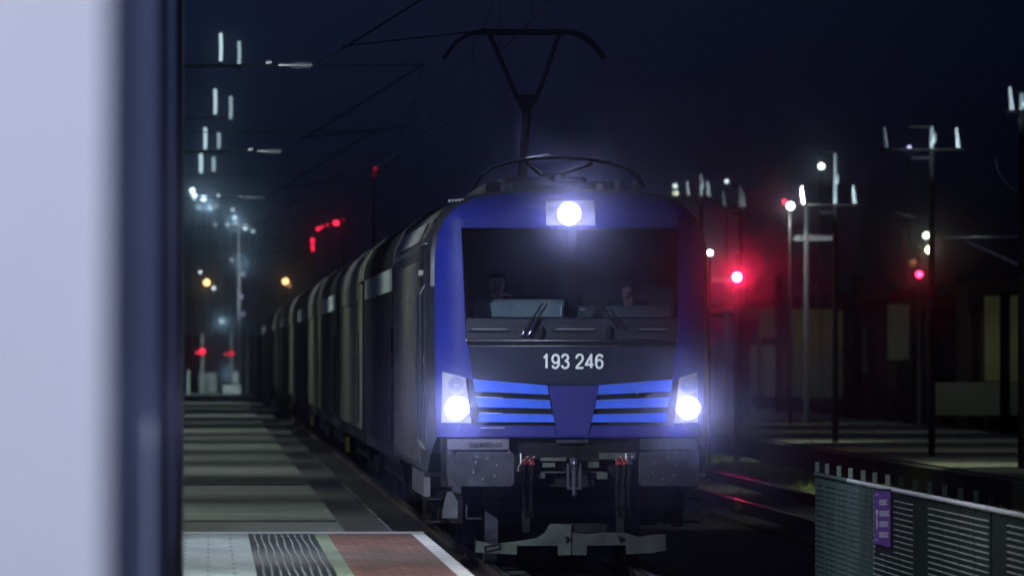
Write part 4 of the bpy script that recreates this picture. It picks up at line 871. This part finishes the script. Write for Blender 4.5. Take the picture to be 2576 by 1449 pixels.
# end screen of the building seen over the platform
for i, (x0, x1, y0, y1, Y, m) in enumerate(((1912, 1968, 776, 850, 330, 'grey_wall'), (1985, 2140, 772, 868, 345, 'olive_wall'), (2236, 2290, 765, 905, 292, 'grey_wall'), (2480, 2640, 742, 960, 262, 'olive_wall'), (2350, 2600, 962, 1045, 258, 'grey_wall'), (1880, 2140, 868, 1000, 350, 'grey_wall'))):
    A = at(x0, y1, Y); B = at(x1, y0, Y); o = thing('screen_wall', ((A.x+B.x)/2, Y, 0), ['small dim grey panel beside the red signal post', 'dim olive wall panel below the white post', 'upright grey panel left of the dark canopy pillars', 'dim olive wall at the right picture edge', 'low grey wall at the lower right under the olive wall', 'low dark grey wall beyond the island platform'][i], 'wall')
    w_ = (B.x-A.x)/2
    b = MB(); b.b2(-w_, w_, 0, 0.2, A.z, B.z); b.build('panel', M[m], o)
    b = MB()
    for s_ in (-1, 1): b.b2(s_*w_*0.92-0.08, s_*w_*0.92+0.08, 0.21, 0.4, -0.22, B.z)
    b.build('frame_post', M['shed'], o)
    lamp('screen_fill', 'SPOT', (o.location.x - 2, Y-5, 3.6), 280, (0.95, 1.0, 0.75), (o.location.x, Y, (A.z+B.z)/2+0.2), 0.3, 75, 1.0)  # unseen spot added before each screen so its panel shows dimly
for i, (x, Y, w_) in enumerate(((2158, 280, 0.16), (2422, 262, 0.16), (1962, 300, 0.12), (1880, 290, 0.10))):
    P = at(x, 700, Y); b = MB(); b.b2(-w_, w_, -w_, w_, 0, P.z+0.3); o = b.build('post', M['shed']); o.location = (P.x, Y, -0.2)
    tag(o, ['thick black post nearest the middle of the right background', 'black post farthest right in front of the walls', 'thin black post under the white light', 'thin black post just right of the red signal'][i], 'post')

# ------------------------------------------------------------------ fence between the tracks, with the purple sign
fy = [86.4, 85.0, 83.4, 81.9, 80.3, 78.9, 77.4, 75.9, 74.4, 72.9, 71.4, 69.9, 68.5, 67.1, 65.7, 64.2, 62.8]
FX = 5.86; FZ = 1.13
fo_ = thing('fence', (FX, 60, -0.22), 'grey green metal fence with a bright top rail at the lower right', 'fence')
def LZ(z): return z + 0.22
for i, y in enumerate(fy):
    b = MB(); b.b2(-0.012, 0.012, y-60-0.05, y-60+0.05, 0, LZ(FZ + 0.02))
    b.b2(-0.05, 0.05, y-60-0.006, y-60+0.006, LZ(FZ-0.0), LZ(FZ + 0.12)) if False else None
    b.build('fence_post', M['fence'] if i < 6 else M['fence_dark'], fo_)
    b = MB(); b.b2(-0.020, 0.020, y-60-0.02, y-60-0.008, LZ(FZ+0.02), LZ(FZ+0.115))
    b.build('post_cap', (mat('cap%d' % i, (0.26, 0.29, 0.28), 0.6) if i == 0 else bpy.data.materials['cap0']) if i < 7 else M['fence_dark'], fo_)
for i in range(len(fy)-1):
    y1, y0 = fy[i]-60, fy[i+1]-60
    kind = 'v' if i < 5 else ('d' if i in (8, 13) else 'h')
    b = MB(); b.b2(-0.004, 0.004, y0+0.06, y1-0.06, 0, LZ(FZ-0.03)); 
    if kind == 'v':
        k = y0 + 0.1
        while k < y1-0.08: b.b2(-0.022, -0.004, k, k+0.03, 0, LZ(FZ-0.04)); k += 0.085
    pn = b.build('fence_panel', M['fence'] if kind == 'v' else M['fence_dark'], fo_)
    b = MB(); z = 0.04
    sp = 0.0
    while z < LZ(FZ-0.09):
        if kind == 'h': b.b2(-0.016, -0.007, y0+0.10, y1-0.03, z, z+0.0055)
        elif kind == 'v': b.b2(-0.028, -0.023, y0+0.10, y1-0.03, z, z+0.006)
        z += 0.0485
    if kind != 'd': b.build('panel_wires', M['fence_wire'] if kind == 'h' else M['fence_mid'], pn)
    else: b.bm.free()
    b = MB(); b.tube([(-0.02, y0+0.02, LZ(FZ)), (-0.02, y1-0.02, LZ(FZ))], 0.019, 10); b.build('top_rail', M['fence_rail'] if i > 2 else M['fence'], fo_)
# sign, turned a little toward the platform
sg = thing('information_sign', (5.68, 76.5, 0.635), 'purple sign with pale lines of writing fixed to the fence', 'sign')
b = MB(); b.b2(0.01, 0.185, 0.03, 0.07, -0.05, 0.50); b.build('backing', M['purple_dark'], sg)
b = MB(); b.prism([(0.0, 0.035), (0.137, 0.0), (0.137, 0.475), (0.0, 0.49)], 0.0, 0.025); b.build('board', M['purple'], sg)
for k, z in enumerate((0.385, 0.29, 0.20, 0.11)):
    w_ = (0.068, 0.090, 0.080, 0.078)[k]
    b = MB(); b.b2(0.040, 0.042, -0.0055, -0.0012, z-0.022, z+0.023)
    for q in range(3): b.b2(0.040, 0.040 + w_ - 0.006*(q == 1), -0.006, -0.001, z-0.022+q*0.0165, z-0.010+q*0.0165)
    b.build('text_line', bpy.data.materials.get('sign_text') or mat('sign_text', (0.66, 0.62, 0.85), 0.6), sg)
b = MB(); b.b2(0.017, 0.025, -0.006, -0.001, 0.16, 0.28); b.b2(0.013, 0.029, -0.007, -0.0015, 0.285, 0.325); b.b2(0.006, 0.034, -0.006, -0.001, 0.45, 0.456); b.b2(0.006, 0.034, -0.006, -0.001, 0.065, 0.072); b.build('pictogram', M['digit'], sg)
lamp('fence_fill', 'SPOT', (3.2, 66, 5.4), 330, (0.80, 0.88, 1.0), (5.86, 73, 0.9), 0.15, 90, 0.7)  # unseen spot added to brighten the nearer fence panels and rail
lamp('fence_fill', 'SPOT', (3.0, 79, 5.4), 420, (0.70, 0.90, 0.95), (5.86, 83, 0.9), 0.15, 60, 0.7)  # second added spot, for the teal panels at the far end

# ------------------------------------------------------------------ damp night air
b = MB(); b.b2(-420, 620, -25, 3020, -1.9, 32)
hz = b.build('haze', None); hz.data.materials.clear()
hm = bpy.data.materials.new('night_haze'); hm.use_nodes = True; t = hm.node_tree; t.nodes.clear()
o_ = t.nodes.new('ShaderNodeOutputMaterial'); pv = t.nodes.new('ShaderNodeVolumePrincipled')
pv.inputs['Color'].default_value = (0.72, 0.82, 1.0, 1); pv.inputs['Density'].default_value = 0.0017; pv.inputs['Anisotropy'].default_value = 0.996
t.links.new(pv.outputs[0], o_.inputs['Volume']); hz.data.materials.append(hm); hz['kind'] = 'stuff'
